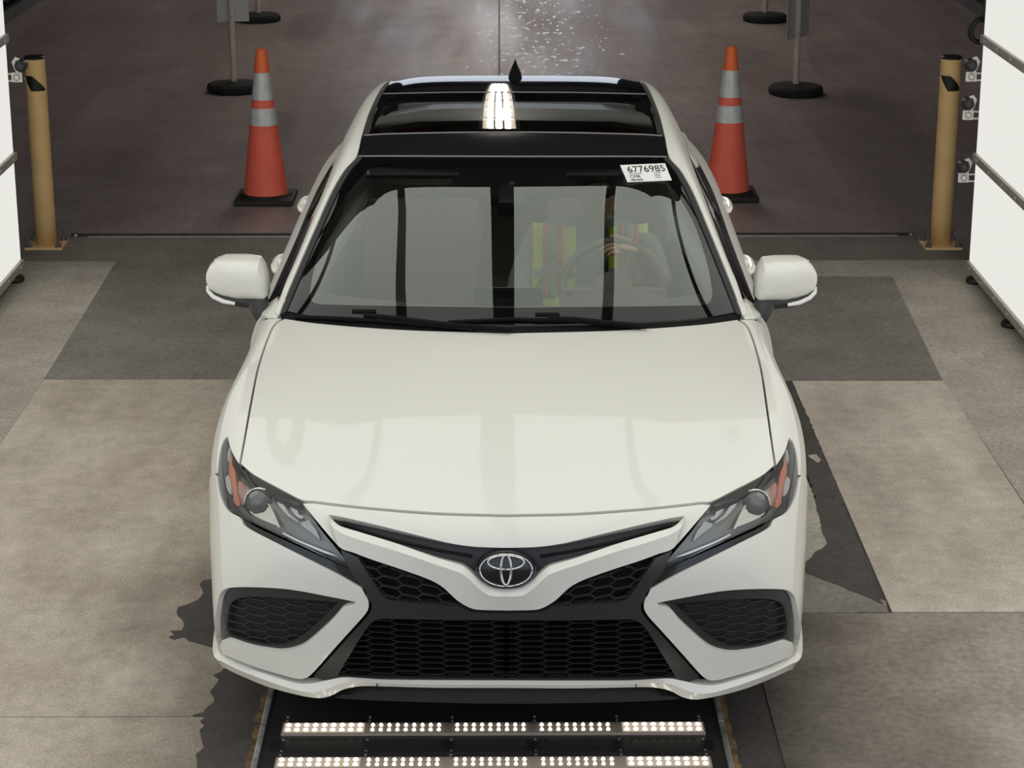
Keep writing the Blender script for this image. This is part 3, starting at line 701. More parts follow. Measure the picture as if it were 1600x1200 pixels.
# ---- fog lamp pocket
FOG = [(1026, 940, 1), (1060, 933.5), (1130, 921.5), (1190, 918.5), (1228, 920), (1240, 930), (1246, 950), (1249, 985), (1247, 1022, 1), (1236, 1026, 1), (1180, 1016), (1130, 1019), (1085, 992), (1045, 951)]
INS = [(1055, 946, 1), (1124, 940.5), (1182, 937.5), (1211, 939), (1227, 946), (1233, 963), (1235, 986), (1228, 998), (1174, 1012.5), (1149, 1013.5), (1134, 1010), (1113, 999), (1082, 972)]
fog = uv_path(FRONT, FOG, step=5); ins = uv_path(FRONT, INS, step=4)
fs = panel(FRONT, 'fog_surround', M['frame_black'], fog, [ins], off=-.012, depth=.03, g=.09, parent=car)
panel(FRONT, 'fog_backing', M['fog_back'], ins, off=-.034, depth=0, parent=fs)
honeycomb('fog_mesh', M['frame_black'], INS, .040, .0245, (.48, .88, .30, .56), .018, .026, .0030, fs, shear=.05)
# ---- lower lip and splitter
l_t = [(793, 1063), (900, 1063.5), (985, 1063), (1020, 1061), (1045, 1060), (1068, 1064), (1095, 1070), (1120, 1070), (1160, 1059), (1205, 1044), (1236, 1029)]
l_m = [(793, 1070), (900, 1070.5), (985, 1069), (1020, 1067), (1048, 1069), (1070, 1078), (1095, 1084), (1120, 1081), (1165, 1067), (1210, 1050), (1237, 1037)]
l_b = [(793, 1075), (900, 1075.5), (985, 1074), (1020, 1074), (1046, 1079), (1066, 1089), (1085, 1093), (1115, 1089), (1165, 1076), (1210, 1058), (1238, 1045)]
strips(FRONT, 'lower_lip', M['paint'], [l_t, l_t, l_m, l_b, l_b], [-.03, .004, .020, .012, -.03], car, center=True, n=110, sharp=22, tail=[(6.9, 10.15), (6.9, 10.15), (6.9, 10.5), (6.9, 10.8), (6.9, 10.8)])
def seam_at(px, py0, py1):
    a = FRONT.ev(*FRONT.pix(px, py0))[0]; b = FRONT.ev(*FRONT.pix(px, py1))[0]; n_ = FRONT.nrm(*FRONT.pix(px, (py0+py1)/2))[0]
    for s in (1, -1):
        MB().tube([(a+n_*.019)*np.array([s, 1, 1]), (b+n_*.0175)*np.array([s, 1, 1])], .0016, 5).build('lip_seam', M['shell'], bpy.data.objects['lower_lip'])
seam_at(993, 1063.5, 1074)
s_t = [(793, 1077), (900, 1077), (1000, 1077), (1040, 1082), (1062, 1089), (1074, 1092)]
s_m = [(793, 1091), (900, 1090.5), (1000, 1088), (1050, 1087.5), (1066, 1090), (1075, 1092.5)]
s_b = [(793, 1099), (900, 1098.5), (1000, 1096), (1045, 1093.5), (1066, 1092.5), (1076, 1093)]
strips(FRONT, 'splitter', M['low_mesh'], [s_t, s_t, s_m, s_b, s_b], [-.06, -.022, .002, .008, -.05], car, center=True, n=60)

# ---- headlamps
HL = [(1111, 787.5, 1), (1150, 767.5), (1190, 746.5), (1211.5, 731), (1225, 710), (1232.5, 688, 1), (1239, 696), (1243.5, 718), (1245, 745), (1239, 775), (1227, 797), (1205, 811), (1170, 828), (1100, 860), (1055, 881), (1037, 890, 1), (1046, 872), (1080, 831)]
hl = uv_path(FRONT, HL, step=4)
lamp = [empty('headlamp') for _ in range(2)]
for o in lamp: o.parent = car
panel(FRONT, 'lens_cover', M['lens'], hl, off=.001, depth=0, g=.10, parent=lamp)
panel(FRONT, 'housing', M['hl_house'], hl, off=-.034, depth=0, g=.12, parent=lamp)
# rim wall between lens and housing
V = []; n_ = len(hl); A = np.array(hl); P0 = FRONT.ev(A[:, 0], A[:, 1]); N0 = FRONT.nrm(A[:, 0], A[:, 1])
V = np.concatenate([P0+N0*.001, P0-N0*.034]); Fc = [(i, (i+1) % n_, n_+(i+1) % n_, n_+i) for i in range(n_)]
mesh_obj('bezel', V, Fc, M['gloss_black'], lamp[0]); mesh_obj('bezel', V*np.array([-1, 1, 1]), [f[::-1] for f in Fc], M['gloss_black'], lamp[1])
def hlp(name, m, pts, off, depth=.01, g=.08): panel(FRONT, name, M[m], uv_path(FRONT, pts, step=4), off=off, depth=depth, g=g, parent=lamp)
hlp('brow', 'gloss_black', [(1113, 788, 1), (1150, 769), (1190, 748.5), (1212, 733), (1224, 716), (1226, 724, 1), (1221, 735), (1205, 748), (1175, 766), (1140, 782), (1118, 791)], -.003, .012)
hlp('reflector', 'hl_silver', [(1194, 764, 1), (1219, 748, 1), (1223, 758), (1220, 780), (1213, 790, 1), (1207, 779), (1202, 770)], -.02)
hlp('reflector', 'hl_silver', [(1151, 824, 1), (1170, 790), (1174, 797), (1183, 801.5), (1194, 803), (1203, 797), (1200, 803), (1180, 813)], -.02)
hlp('turn_signal', 'amber', [(1225, 737, 1), (1234, 707), (1237, 726), (1236, 742), (1229, 765), (1228, 785), (1221, 792), (1217, 790, 1), (1222, 770)], -.016)
hlp('side_marker', 'indicator', [(1232.5, 700, 1), (1235, 698), (1238, 712), (1236, 722), (1233, 712)], -.012)
hlp('side_marker', 'indicator', [(1236, 742, 1), (1240.5, 748), (1238, 764), (1231, 774), (1231, 758)], -.012)
hlp('light_guide', 'hl_grey', [(1121, 795, 1), (1133, 789), (1128, 800), (1122, 807), (1115, 810), (1112, 806), (1120, 802)], -.018)
hlp('light_guide', 'hl_grey', [(1143, 785, 1), (1154, 781), (1146, 796), (1137, 806), (1128, 812), (1118, 818), (1124, 811), (1136, 800)], -.018)
hlp('light_guide', 'hl_grey', [(1104, 812, 1), (1118, 818), (1098, 835), (1086, 846, 1), (1092, 830)], -.020)
hlp('light_guide', 'hl_silver', [(1056, 873, 1), (1080, 863), (1120, 846), (1146, 833), (1146, 836), (1120, 850), (1080, 867)], -.018)
hlp('divider', 'hl_silver', [(1149, 826, 1), (1166, 787), (1169, 786), (1153, 825)], -.012)
u0_, v0_ = FRONT.pix(1188, 781); cpt = FRONT.ev(u0_, v0_)[0]-FRONT.nrm(u0_, v0_)[0]*.03; vdir = LC-cpt; vdir /= np.linalg.norm(vdir)
fd = np.array([.10, -1, .16]); fd /= np.linalg.norm(fd)
a1 = np.cross(fd, [0, 0, 1]); a1 /= np.linalg.norm(a1); a2 = np.cross(a1, fd)
def disc(prof, n=32):
    V = []
    for (r, h) in prof:
        for kk in range(n): t = 2*math.pi*kk/n; V.append(cpt + a1*r*math.cos(t) + a2*r*math.sin(t) + fd*h)
    Fc = [(i*n+j, i*n+(j+1) % n, (i+1)*n+(j+1) % n, (i+1)*n+j) for i in range(len(prof)-1) for j in range(n)] + [tuple((len(prof)-1)*n+j for j in range(n))]
    return np.array(V), Fc
for nm, mm, prof in (('projector_lens', 'projector', [(.038, 0), (.037, .008), (.030, .017), (.018, .023), (.004, .025)]), ('projector_ring', 'chrome', [(.045, -.02), (.045, .004), (.041, .006), (.038, .0)])):
    V, Fc = disc(prof)
    mesh_obj(nm, V, Fc, M[mm], lamp[0]); mesh_obj(nm, V*np.array([-1, 1, 1]), [f[::-1] for f in Fc], M[mm], lamp[1])

# ---- greenhouse: windscreen, pillars, roof
cw = uv_path(GREEN, [(798, 518, 1), (950, 514), (1090, 502), (1152, 492, 1)], center=True)
PIN = [(1044.6, 246), (1063, 268), (1082, 302), (1105, 356), (1124, 402), (1147, 460), (1158.5, 494, 1)]     # inner edge of the white pillar
ws_top = [(803, 247, 1), (900, 247), (1000, 247), (1034, 248, 1)]
ws = uv_path(GREEN, ws_top + [(1052, 268), (1071, 302), (1094, 356), (1113, 402), (1134, 455), (1147, 488, 1), (1095, 497), (1000, 503), (900, 506), (799, 508, 1)], center=True)
ws[0] = (0.0, ws[0][1]); ws[-1] = (0.0, ws[-1][1])
wsh = panel(GREEN, 'windshield', M['glass'], ws, off=0, depth=0, g=.12, parent=car, center=True)
fin = uv_path(GREEN, [(803, 256, 1), (900, 256), (990, 257), (1022, 262), (1040, 283), (1060, 306), (1084, 348), (1103, 402), (1111, 440), (1113, 462), (1107, 474), (1094, 477), (1000, 479), (900, 480), (799, 481, 1)], center=True)
fin[0] = (0.0, fin[0][1]); fin[-1] = (0.0, fin[-1][1])
panel(GREEN, 'frit_border', M['frit'], ws[:-1] + [(0.0, ws[-1][1])] + list(reversed(fin)), off=.0006, depth=0, g=.10, parent=wsh, center=True)
mold = uv_path(GREEN, [(1036, 248, 1), (1054, 268), (1073, 302), (1096, 356), (1115, 402), (1136, 455), (1149, 489, 1), (1158, 494, 1), (1146, 460), (1123, 402), (1104, 356), (1081, 302), (1062, 268), (1044, 248, 1)], center=True)
panel(GREEN, 'windshield_molding', M['rubber'], mold, off=.003, depth=.02, g=.08, parent=car)
cwp = uv_path(GREEN, [(799, 509, 1), (900, 507), (1000, 504), (1095, 498), (1148, 490, 1), (1156, 496, 1)], center=True); cwp[0] = (0.0, cwp[0][1])
cwp += [(cwp[-1][0], .05)] + [(u, .05) for u in np.linspace(cwp[-1][0]-.3, 0, 8)]; cwp[-1] = (0.0, .05)
panel(GREEN, 'cowl_panel', M['wiper'], cwp, off=-.004, depth=0, g=.1, parent=car, center=True)
# white pillar and roof rail
rail = uv_path(GREEN, [(1160, 495, 1), (1148, 460), (1125, 402), (1106, 356), (1083, 302), (1064, 268), (1045.5, 246), (1038.5, 213), (1029.5, 178), (1015, 142), (1006, 128, 1)], center=True)
uend = rail[-1][0]
rail += [(uend, v) for v in np.arange(rail[-1][1]+.15, 9, .2)] + [(uend, 9.0), (4.42, 9.0)] + [(4.42, v) for v in np.arange(8.8, 1.05, -.2)]
rail_o = uv_path(GREEN, [(1148, 437, 1), (1158, 466), (1166, 491, 1)], center=True)
rail += rail_o
panel(GREEN, 'roof_rail', M['paint'], rail, off=.004, depth=.02, g=.12, parent=car)
# black roof
hd = uv_path(GREEN, [(803, 245, 1), (1000, 245), (1043.5, 245, 1), (1037.5, 214, 1), (1000, 212), (900, 209.5), (803, 208.5, 1)], center=True); hd[0] = (0.0, hd[0][1]); hd[-1] = (0.0, hd[-1][1])
panel(GREEN, 'roof_header', M['gloss_black'], hd, off=.002, depth=.012, g=.12, parent=car, center=True)
rg = uv_path(GREEN, [(803, 206.5, 1), (900, 207.5), (1000, 210), (1030, 211.5, 1), (1022, 180), (1010, 149, 1), (900, 146.5), (803, 146, 1)], center=True); rg[0] = (0.0, rg[0][1]); rg[-1] = (0.0, rg[-1][1])
panel(GREEN, 'sunroof_glass', M['sunroof'], rg, off=.003, depth=.012, g=.12, parent=car, center=True)
tr = uv_path(GREEN, [(1031.5, 212, 1), (1024, 180), (1010, 144), (1001, 129, 1), (1005.5, 129, 1), (1014, 143), (1028.5, 179), (1037, 213, 1)], center=True)
panel(GREEN, 'roof_ditch_trim', M['rubber'], tr, off=-.002, depth=.01, g=.08, parent=car)
rr = uv_path(GREEN, [(803, 144.5, 1), (900, 145), (1008, 147, 1), (1000, 129, 1)], center=True); rr[0] = (0.0, rr[0][1])
ur = rr[-1][0]; vr0 = rr[-1][1]
rr += [(ur, v) for v in np.arange(vr0+.2, 7.3, .2)] + [(ur, 7.3)] + [(u, 7.3) for u in np.linspace(ur-.3, .3, 8)] + [(0.0, 7.3)]
panel(GREEN, 'roof_panel', M['roof_glass'], rr, off=.002, depth=.012, g=.14, parent=car, center=True)
rw = [(0.0, 7.34)] + [(u, 7.34) for u in np.linspace(.3, ur, 8)] + [(ur, v) for v in np.arange(7.5, 8.9, .2)] + [(u, 8.9) for u in np.linspace(ur, .3, 8)] + [(0.0, 8.9)]
panel(GREEN, 'rear_window', M['side_glass'], rw, off=0, depth=0, g=.2, parent=car, center=True)
for nm, ln in (('roof_seam', [(803, 245.5), (900, 245.5), (1000, 245.5), (1042, 246)]), ('roof_seam', [(803, 207.5), (900, 208.5), (1000, 211), (1034, 213)]), ('roof_seam', [(803, 145), (900, 145.7), (1009, 148)])):
    pts_ = [GREEN.ev(*GREEN.pix(*q))[0]+np.array([0, 0, .002]) for q in smooth_path(ln, False, 12)]
    pts_[0][0] = 0; MB().tube([p*np.array([-1, 1, 1]) for p in pts_[::-1]]+pts_[1:], .0032, 6).build(nm, M['seam'], car)
# side windows
def rect(u0, u1, v0, v1, n=8): return [(u, v0) for u in np.linspace(u0, u1, n)] + [(u1, v) for v in np.linspace(v0, v1, n*2)[1:]] + [(u, v1) for u in np.linspace(u1, u0, n)[1:]] + [(u0, v) for v in np.linspace(v1, v0, n*2)[1:-1]]
for (v0, v1) in ((.55, 4.3), (4.42, 6.7)):
    panel(GREEN, 'side_window', M['front_side_glass' if v0 < 1 else 'side_glass'], rect(4.51, 5.95, v0, v1), off=-.004, depth=0, g=.25, parent=car)
panel(GREEN, 'pillar_trim', M['gloss_black'], rect(4.50, 5.98, 4.30, 4.42, 5), off=0, depth=.006, g=.1, parent=car)
panel(GREEN, 'window_seal', M['wiper'], rect(4.43, 4.51, .5, 6.7, 4), off=.003, depth=.01, g=.06, parent=car)
panel(GREEN, 'belt_molding', M['wiper'], rect(5.86, 6.0, .4, 6.8, 4), off=.006, depth=.01, g=.07, parent=car)
panel(GREEN, 'door_corner', M['paint'], rect(4.43, 6.0, .0, .55, 5), off=.003, depth=.01, g=.15, parent=car)
panel(GREEN, 'cowl_corner', M['paint'], rect(3.25, 4.5, .0, .42, 5), off=-.001, depth=.01, g=.15, parent=car)
panel(GREEN, 'rear_pillar', M['paint'], rect(4.43, 6.0, 6.72, 9.0), off=.004, depth=.01, g=.25, parent=car)
# doors, sill, quarter panels (arch cut as part of the outline)
YZ = lambda p: np.array([p[1], p[2]])
def vy(y): return SIDE.by(YZ, (y, .7))[1]
d0, d1, d2 = .08, vy(2.62), vy(3.52)
doors = []
for nm, a, b in (('front_door', d0, d1-.008), ('rear_door', d1+.008, d2-.008)):
    doors.append(panel(SIDE, nm, M['paint'], rect(0.0, 4.55, a, b, 9), off=0, depth=.02, g=.22, parent=car))
panel(SIDE, 'sill', M['paint'], rect(4.58, 5.0, .0, vy(3.42), 6), off=.003, depth=.02, g=.2, parent=car)
q = [(u, d2+.008) for u in np.linspace(0, 3.0, 8)]
arch = [SIDE.by(YZ, (3.805+.365*math.cos(t), .335+.375*math.sin(t))) for t in np.linspace(math.pi*.97, .05, 22)]
q += [a for a in arch] + [(5.0, v) for v in np.linspace(arch[-1][1]+.2, 9, 6)] + [(u, 9.0) for u in np.linspace(4.6, 0, 9)] + [(0.0, v) for v in np.linspace(8.7, d2+.25, 12)]
panel(SIDE, 'quarter_panel', M['paint'], q, off=0, depth=.02, g=.2, parent=car)
# door handles
for pr, (y, z) in zip(doors, ((2.40, .915), (3.36, .93))):
    u, v = SIDE.by(YZ, (y, z)); P = SIDE.ev(u, v)[0]
    for o, s in zip(pr, (1, -1)):
        path = [np.array([(P[0]+dx)*s, y+dy, z+dz]) for dy, dx, dz in ((-.12, -.010, -.004), (-.10, .004, -.002), (-.05, .014, 0), (.03, .015, .002), (.08, .008, .003), (.11, -.010, .003))]
        MB().tube(path, [.011, .013, .014, .014, .013, .010], 10).build('door_handle', M['paint'], o)
        MB().tube([np.array([(P[0]+.002)*s, y-.02, z]), np.array([(P[0]-.01)*s, y-.02, z])], .028, 16).build('handle_recess', M['paint'], o)
# deck and tail
dk = []; 
for (y, w, z) in ((4.40, .76, 1.09), (4.6, .73, 1.105), (4.80, .68, 1.10), (4.86, .66, 1.07), (4.90, .66, .90), (4.90, .68, .60), (4.86, .70, .28)):
    dk.append([(-w, y-.06 if y < 4.85 else y-.10, z-.04), (-w*.6, y, z), (0, y+.01, z+.005), (w*.6, y, z), (w, y-.06 if y < 4.85 else y-.10, z-.04)])
V = [p for r in dk for p in r]; Fc = [(r*5+c, r*5+c+1, (r+1)*5+c+1, (r+1)*5+c) for r in range(6) for c in range(4)]
mesh_obj('trunk_lid', V, Fc, M['paint'], car, sharp=60)
for s in (1, -1): MB().box((min(.35*s, .74*s), 4.80, .86), (max(.35*s, .74*s), 4.915, .98), bev=.02).build('tail_lamp', M['red'], car)
MB().box((-.74, .34, .17), (.74, 4.80, .24)).build('underbody', M['shell'], car, smooth=False)
MB().box((-.74, .62, .24), (.74, 1.36, .80)).build('engine_bay', M['shell'], car, smooth=False)
MB().box((-.80, 1.42, .24), (.80, 1.50, .93)).build('firewall', M['shell'], car, smooth=False)
# wheels
for y in (.985, 3.805):
    for s in (1, -1):
        w = empty('wheel'); w.parent = car; w.location = (s*.79, y, .335)
        MB().lathe([(.245, -.10), (.30, -.115), (.325, -.10), (.335, -.05), (.335, .05), (.325, .10), (.30, .115), (.245, .10)], 40, ax='x', cap=False).build('tire', M['tire'], w)
        rm = MB().lathe([(.248, -.09), (.248, .095), (.232, .10), (.225, .03), (.07, .055), (.06, .06)] if s > 0 else [(.06, -.06), (.07, -.055), (.225, -.03), (.232, -.10), (.248, -.095), (.248, .09)], 40, ax='x', cap=True)
        rm.build('rim', M['rim'], w)
        for i in range(10):
            an = 2*math.pi*i/10
            MB().tube([(s*.07, .05*math.cos(an), .05*math.sin(an)), (s*.095, .232*math.cos(an), .232*math.sin(an))], .016, 6).build('spoke', M['satin'], w)
# antenna fin
u, v = GREEN.pix(804, 123); A0 = GREEN.ev(0.0, v+.12)[0]
V = []; sec = [(-.13, .004, .002), (-.09, .022, .014), (-.03, .034, .035), (.02, .030, .062), (.05, .020, .070), (.07, .016, .03), (.075, .014, .0)]
fin_ = []
for (dy, w, h) in sec: fin_.append([(-w, dy, -.02), (-w*.8, dy, h*.35), (-w*.22, dy, h*.9), (0, dy, h+.002), (w*.22, dy, h*.9), (w*.8, dy, h*.35), (w, dy, -.02)])
V = [A0+np.array(p) for r in fin_ for p in r]; Fc = [(r*7+c, r*7+c+1, (r+1)*7+c+1, (r+1)*7+c) for r in range(6) for c in range(6)]
mesh_obj('antenna_fin', V, Fc, M['gloss_black'], car, sharp=50)
# door mirrors
for s in (1, -1):
    mr = empty('door_mirror'); mr.parent = car
    # housing: rounded box swept across X
    # sections across X: (x, lower z, upper z, front depth, rear depth)
    V = []; n_ = 28; secs = [(.836, 1.000, 1.050, .030, .030), (.840, .995, 1.080, .060, .045), (.848, .994, 1.110, .085, .05), (.862, .996, 1.134, .100, .05), (.90, .998, 1.140, .105, .05), (.94, .997, 1.140, .105, .05), (.985, 1.004, 1.138, .098, .05), (1.015, 1.012, 1.126, .085, .048), (1.038, 1.024, 1.104, .062, .042), (1.050, 1.040, 1.082, .035, .03), (1.053, 1.052, 1.070, .015, .015)]
    for (x, zl, zu, df, dr) in secs:
        zc = (zl+zu)/2; hz = (zu-zl)/2; yc = 1.62+.02*(x-.84)/.21
        for k_ in range(n_):
            an = 2*math.pi*k_/n_; cz, cy_ = math.sin(an), math.cos(an); e = .55
            zz = abs(cz)**e*np.sign(cz)*hz; yy = abs(cy_)**e*np.sign(cy_)*(dr if cy_ > 0 else df)
            if cy_ < 0 and cz > 0: zz *= 1-.18*abs(cy_)
            V.append((s*x, yc+yy, zc+zz))
    Fc = [(i*n_+j, i*n_+(j+1) % n_, (i+1)*n_+(j+1) % n_, (i+1)*n_+j) for i in range(len(secs)-1) for j in range(n_)] + [tuple(range(n_))[::-1], tuple((len(secs)-1)*n_+j for j in range(n_))]
    if s < 0: Fc = [f[::-1] for f in Fc]
    mesh_obj('housing', V, Fc, M['paint'], mr, sharp=50)
    MB().box((min(s*.865, s*1.03), 1.676, 1.01), (max(s*.865, s*1.03), 1.684, 1.115), bev=.003).build('mirror_glass', M['mirror'], mr)
    MB().tube([(s*.845, 1.545, .915), (s*.853, 1.55, .935), (s*.862, 1.56, .965), (s*.872, 1.575, .99), (s*.885, 1.60, 1.01)], [.020, .026, .034, .040, .040], 12).build('stalk', M['frame_black'], mr)
    MB().tube([(s*.855, 1.585, .992), (s*.90, 1.57, .990), (s*.96, 1.57, .996), (s*1.02, 1.585, 1.008), (s*1.04, 1.61, 1.018)], [.02, .024, .022, .018, .012], 12).build('lower_cover', M['frame_black'], mr)
    MB().tube([(s*.945, 1.541, .990), (s*.985, 1.545, .997), (s*1.02, 1.562, 1.008), (s*1.043, 1.592, 1.022), (s*1.047, 1.61, 1.034)], [.006, .008, .008, .007, .005], 8).build('turn_indicator', M['indicator'], mr)
# wipers
def on_ws(px, py, off): u, v = GREEN.pix(px, py); return GREEN.ev(u, v)[0]+GREEN.nrm(u, v)[0]*off
def wiper(pts_blade, pts_arm):
    w = empty('wiper'); w.parent = car
    MB().tube([on_ws(x, y+3, .006) for x, y in pts_blade], .007, 6).build('blade', M['wiper'], w)
    MB().tube([on_ws(x, y+3, .014) for x, y in pts_arm], .008, 6).build('arm', M['wiper'], w)
    a = on_ws(*pts_arm[0], .012); MB().tube([a+np.array([-.04, 0, .006]), a+np.array([.04, 0, .006])], .008, 8).build('pivot_clip', M['wiper'], w)
wiper([(462, 494), (540, 497), (640, 504), (740, 514)], [(570, 494), (620, 499), (700, 509), (800, 517)])
wiper([(700, 503), (800, 498), (900, 501), (1000, 511)], [(855, 499), (900, 501), (960, 507), (1010, 512)])
# windscreen sticker with its numbers (flat print)
def sticker():
    c4 = [(968.5, 261), (1038, 258), (1048.5, 284.5), (980, 287.5)]
    G = [on_ws(x, y, .007) for x, y in c4]
    tl, trr, br, bl = G
    def at(a, b, o=0.0):
        n = np.cross(trr-tl, bl-tl); n /= np.linalg.norm(n); n = n if n[1] < 0 else -n
        return (tl*(1-a)+trr*a)*(1-b) + (bl*(1-a)+br*a)*b + n*o
    w = bpy.data.objects['windshield']
    paper = mat('sticker paper', (.85, .86, .82), .5); ink = mat('sticker ink', (.02, .02, .022), .6); inkl = mat('sticker light ink', (.35, .35, .36), .6)
    V = []; n = 10
    st = mesh_obj('sticker', [at(a, b, h) for h in (0.0, .0012) for a, b in ((0, 0), (1, 0), (1, 1), (0, 1))], [(0, 1, 2, 3), (4, 5, 6, 7), (0, 1, 5, 4), (1, 2, 6, 5), (2, 3, 7, 6), (3, 0, 4, 7)], paper, w, smooth=False)
    st['label'] = 'white lot number sticker reading 6776985'
    W = np.linalg.norm(trr-tl); Hh = np.linalg.norm(bl-tl)
    def text(s, a, b, hgt, m, wid):
        cu = bpy.data.curves.new('txt', 'FONT'); cu.body = s; cu.size = 1.0; ob = bpy.data.objects.new('txt', cu); col.objects.link(ob)
        bpy.context.view_layer.update(); me = bpy.data.meshes.new_from_object(ob.evaluated_get(bpy.context.evaluated_depsgraph_get())); col.objects.unlink(ob); bpy.data.objects.remove(ob)
        xs = [v.co.x for v in me.vertices]; ys = [v.co.y for v in me.vertices]; x0, x1, y0, y1 = min(xs), max(xs), min(ys), max(ys)
        for v in me.vertices:
            q = at(a+(v.co.x-x0)/(x1-x0)*wid, b+hgt*(1-(v.co.y-y0)/(y1-y0)), .0022); v.co = Vector(q)
        me.materials.append(m); o = bpy.data.objects.new('printed_text', me); col.objects.link(o); o.parent = st
    text('6776985', .115, .10, .36, ink, .83)
    text('CMR', .10, .62, .18, ink, .24)
    for (a, b, wd, h) in ((.10, .52, .30, .035), (.66, .50, .17, .03), (.66, .62, .14, .03), (.66, .70, .12, .03), (.66, .80, .15, .03)):
        mesh_obj('printed_line', [at(a, b, .0022), at(a+wd, b, .0022), at(a+wd, b+h, .0022), at(a, b+h, .0022)], [(0, 1, 2, 3)], inkl, st, smooth=False)
    bc = MB(); r = random.Random(2); a = .08
    while a < .36:
        ww = r.choice((.004, .007, .011)); bc.add([at(a, .86, .0022), at(a+ww, .86, .0022), at(a+ww, .95, .0022), at(a, .95, .0022)], [(0, 1, 2, 3)]); a += ww+r.choice((.005, .008))
    bc.build('barcode', ink, st, smooth=False)
sticker()

# ------------------------------------------------------------------ car cabin
MB().box((-.72, 1.5, .30), (.72, 4.2, .36)).build('cabin_floor', M['interior'], car, smooth=False)
def loft(rows, name, m, parent, sharp=50, flip=False):
    n = len(rows[0]); V = [p for r in rows for p in r]; Fc = [(i*n+j, i*n+j+1, (i+1)*n+j+1, (i+1)*n+j) for i in range(len(rows)-1) for j in range(n-1)]
    return mesh_obj(name, V, [f[::-1] for f in Fc] if flip else Fc, m, parent, sharp=sharp)
loft([[(x, 1.30+.20*(abs(x)/.72)**2+dy, z) for x in np.linspace(-.74, .74, 13)] for dy, z in ((0, .94), (.20, .955), (.36, .95), (.44, .92), (.47, .85), (.46, .60), (.40, .45))], 'dashboard', M['dash'], car)
loft([[(.37+x, 1.66+dy, z+.045*(1-(x/.2)**2)) for x in np.linspace(-.2, .2, 9)] for dy, z in ((-.12, .93), (0, .945), (.12, .945), (.15, .92))], 'instrument_hood', M['dash'], car)
MB().box((-.13, 1.70, .86), (.11, 1.74, 1.0), bev=.01).build('centre_screen', M['gloss_black'], car)
def seat(x):
    s = empty('front_seat'); s.parent = car; s.location = (x, 0, 0)
    MB().box((-.25, 2.18, .42), (.25, 2.70, .58), bev=.05).build('seat_cushion', M['seat'], s)
    MB().box((-.24, 2.70, .52), (.24, 2.84, 1.08), rotm('X', -14), (0, 2.75, .55), .05).build('backrest', M['seat'], s)
    MB().box((-.13, 2.84, 1.11), (.13, 2.94, 1.28), rotm('X', -8), (0, 2.88, 1.15), .04).build('headrest', M['seat'], s)
    for d in (-.06, .06): MB().tube([(d, 2.86, 1.04), (d, 2.89, 1.16)], .008, 6).build('headrest_post', M['chrome'], s)
seat(.37); seat(-.37)
rs = empty('rear_bench'); rs.parent = car
MB().box((-.66, 3.10, .42), (.66, 3.55, .58), bev=.05).build('seat_cushion', M['seat'], rs)
MB().box((-.66, 3.55, .52), (.66, 3.70, 1.06), rotm('X', -18), (0, 3.6, .55), .05).build('backrest', M['seat'], rs)
MB().box((-.66, 3.72, .98), (.66, 4.35, 1.01)).build('parcel_shelf', M['interior'], car, smooth=False)
vg0, vg1 = rg[0][1], rg[-1][1]
shell(GREEN, 'headliner', 0, 4.0, 3.15, vg0-.02, -.035, M['trim_dark'], 12, 6)
shell(GREEN, 'headliner', 0, 4.0, vg1+.02, 7.2, -.035, M['trim_dark'], 12, 12)
shell(GREEN, 'headliner', 2.75, 4.0, vg0-.02, vg1+.02, -.035, M['trim_dark'], 5, 12)
for s in (1, -1):
    MB().tube([(s*x, y, z) for x, y, z in ((.71, 1.66, 1.0), (.62, 1.95, 1.12), (.545, 2.2, 1.235), (.50, 2.40, 1.32))], .032, 8).build('inner_pillar', M['headliner'], car)
    MB().box((min(s*.74, s*.80), 1.6, .45), (max(s*.74, s*.80), 3.5, .93), bev=.02).build('door_card', M['interior'], car)
    MB().tube([(s*.615, 2.72, 1.34), (s*.70, 2.76, 1.10), (s*.75, 2.78, .9)], .04, 8).build('centre_pillar', M['headliner'], car)
    MB().box((s*.36-.17, 2.10, 1.325), (s*.36+.17, 2.26, 1.345), rotm('X', 16), None, .008).build('sun_visor', M['mesh_black'], car)
im = empty('rear_view_mirror'); im.parent = car
MB().box((-.12, 2.03, 1.215), (.12, 2.06, 1.275), bev=.012).build('mirror_body', M['black'], im)
MB().tube([(0, 2.05, 1.26), (0, 2.02, 1.31)], .012, 8).build('mirror_stem', M['black'], im)
MB().box((-.05, 1.90, 1.225), (.05, 2.02, 1.29), rotm('X', 20), None, .012).build('sensor_cover', M['black'], im)
sw = empty('steering_wheel'); sw.parent = car; sw.location = (.364, 1.96, .925); sw.rotation_euler = (math.radians(-24), 0, 0)
MB().tube([(.182*math.cos(t), 0, .182*math.sin(t)) for t in np.linspace(0, 2*math.pi, 48, endpoint=False)], .0155, 10, closed=True).build('rim_ring', M['interior'], sw)
MB().lathe([(.02, -.03), (.07, -.025), (.075, 0), (.06, .015), (.02, .018)], 24, ax='y').build('hub', M['interior'], sw)
for a in (0, math.pi, -math.pi/2): MB().tube([(.05*math.cos(a), 0, .05*math.sin(a)), (.18*math.cos(a), 0, .18*math.sin(a))], .016, 8).build('spoke', M['dash'], sw)

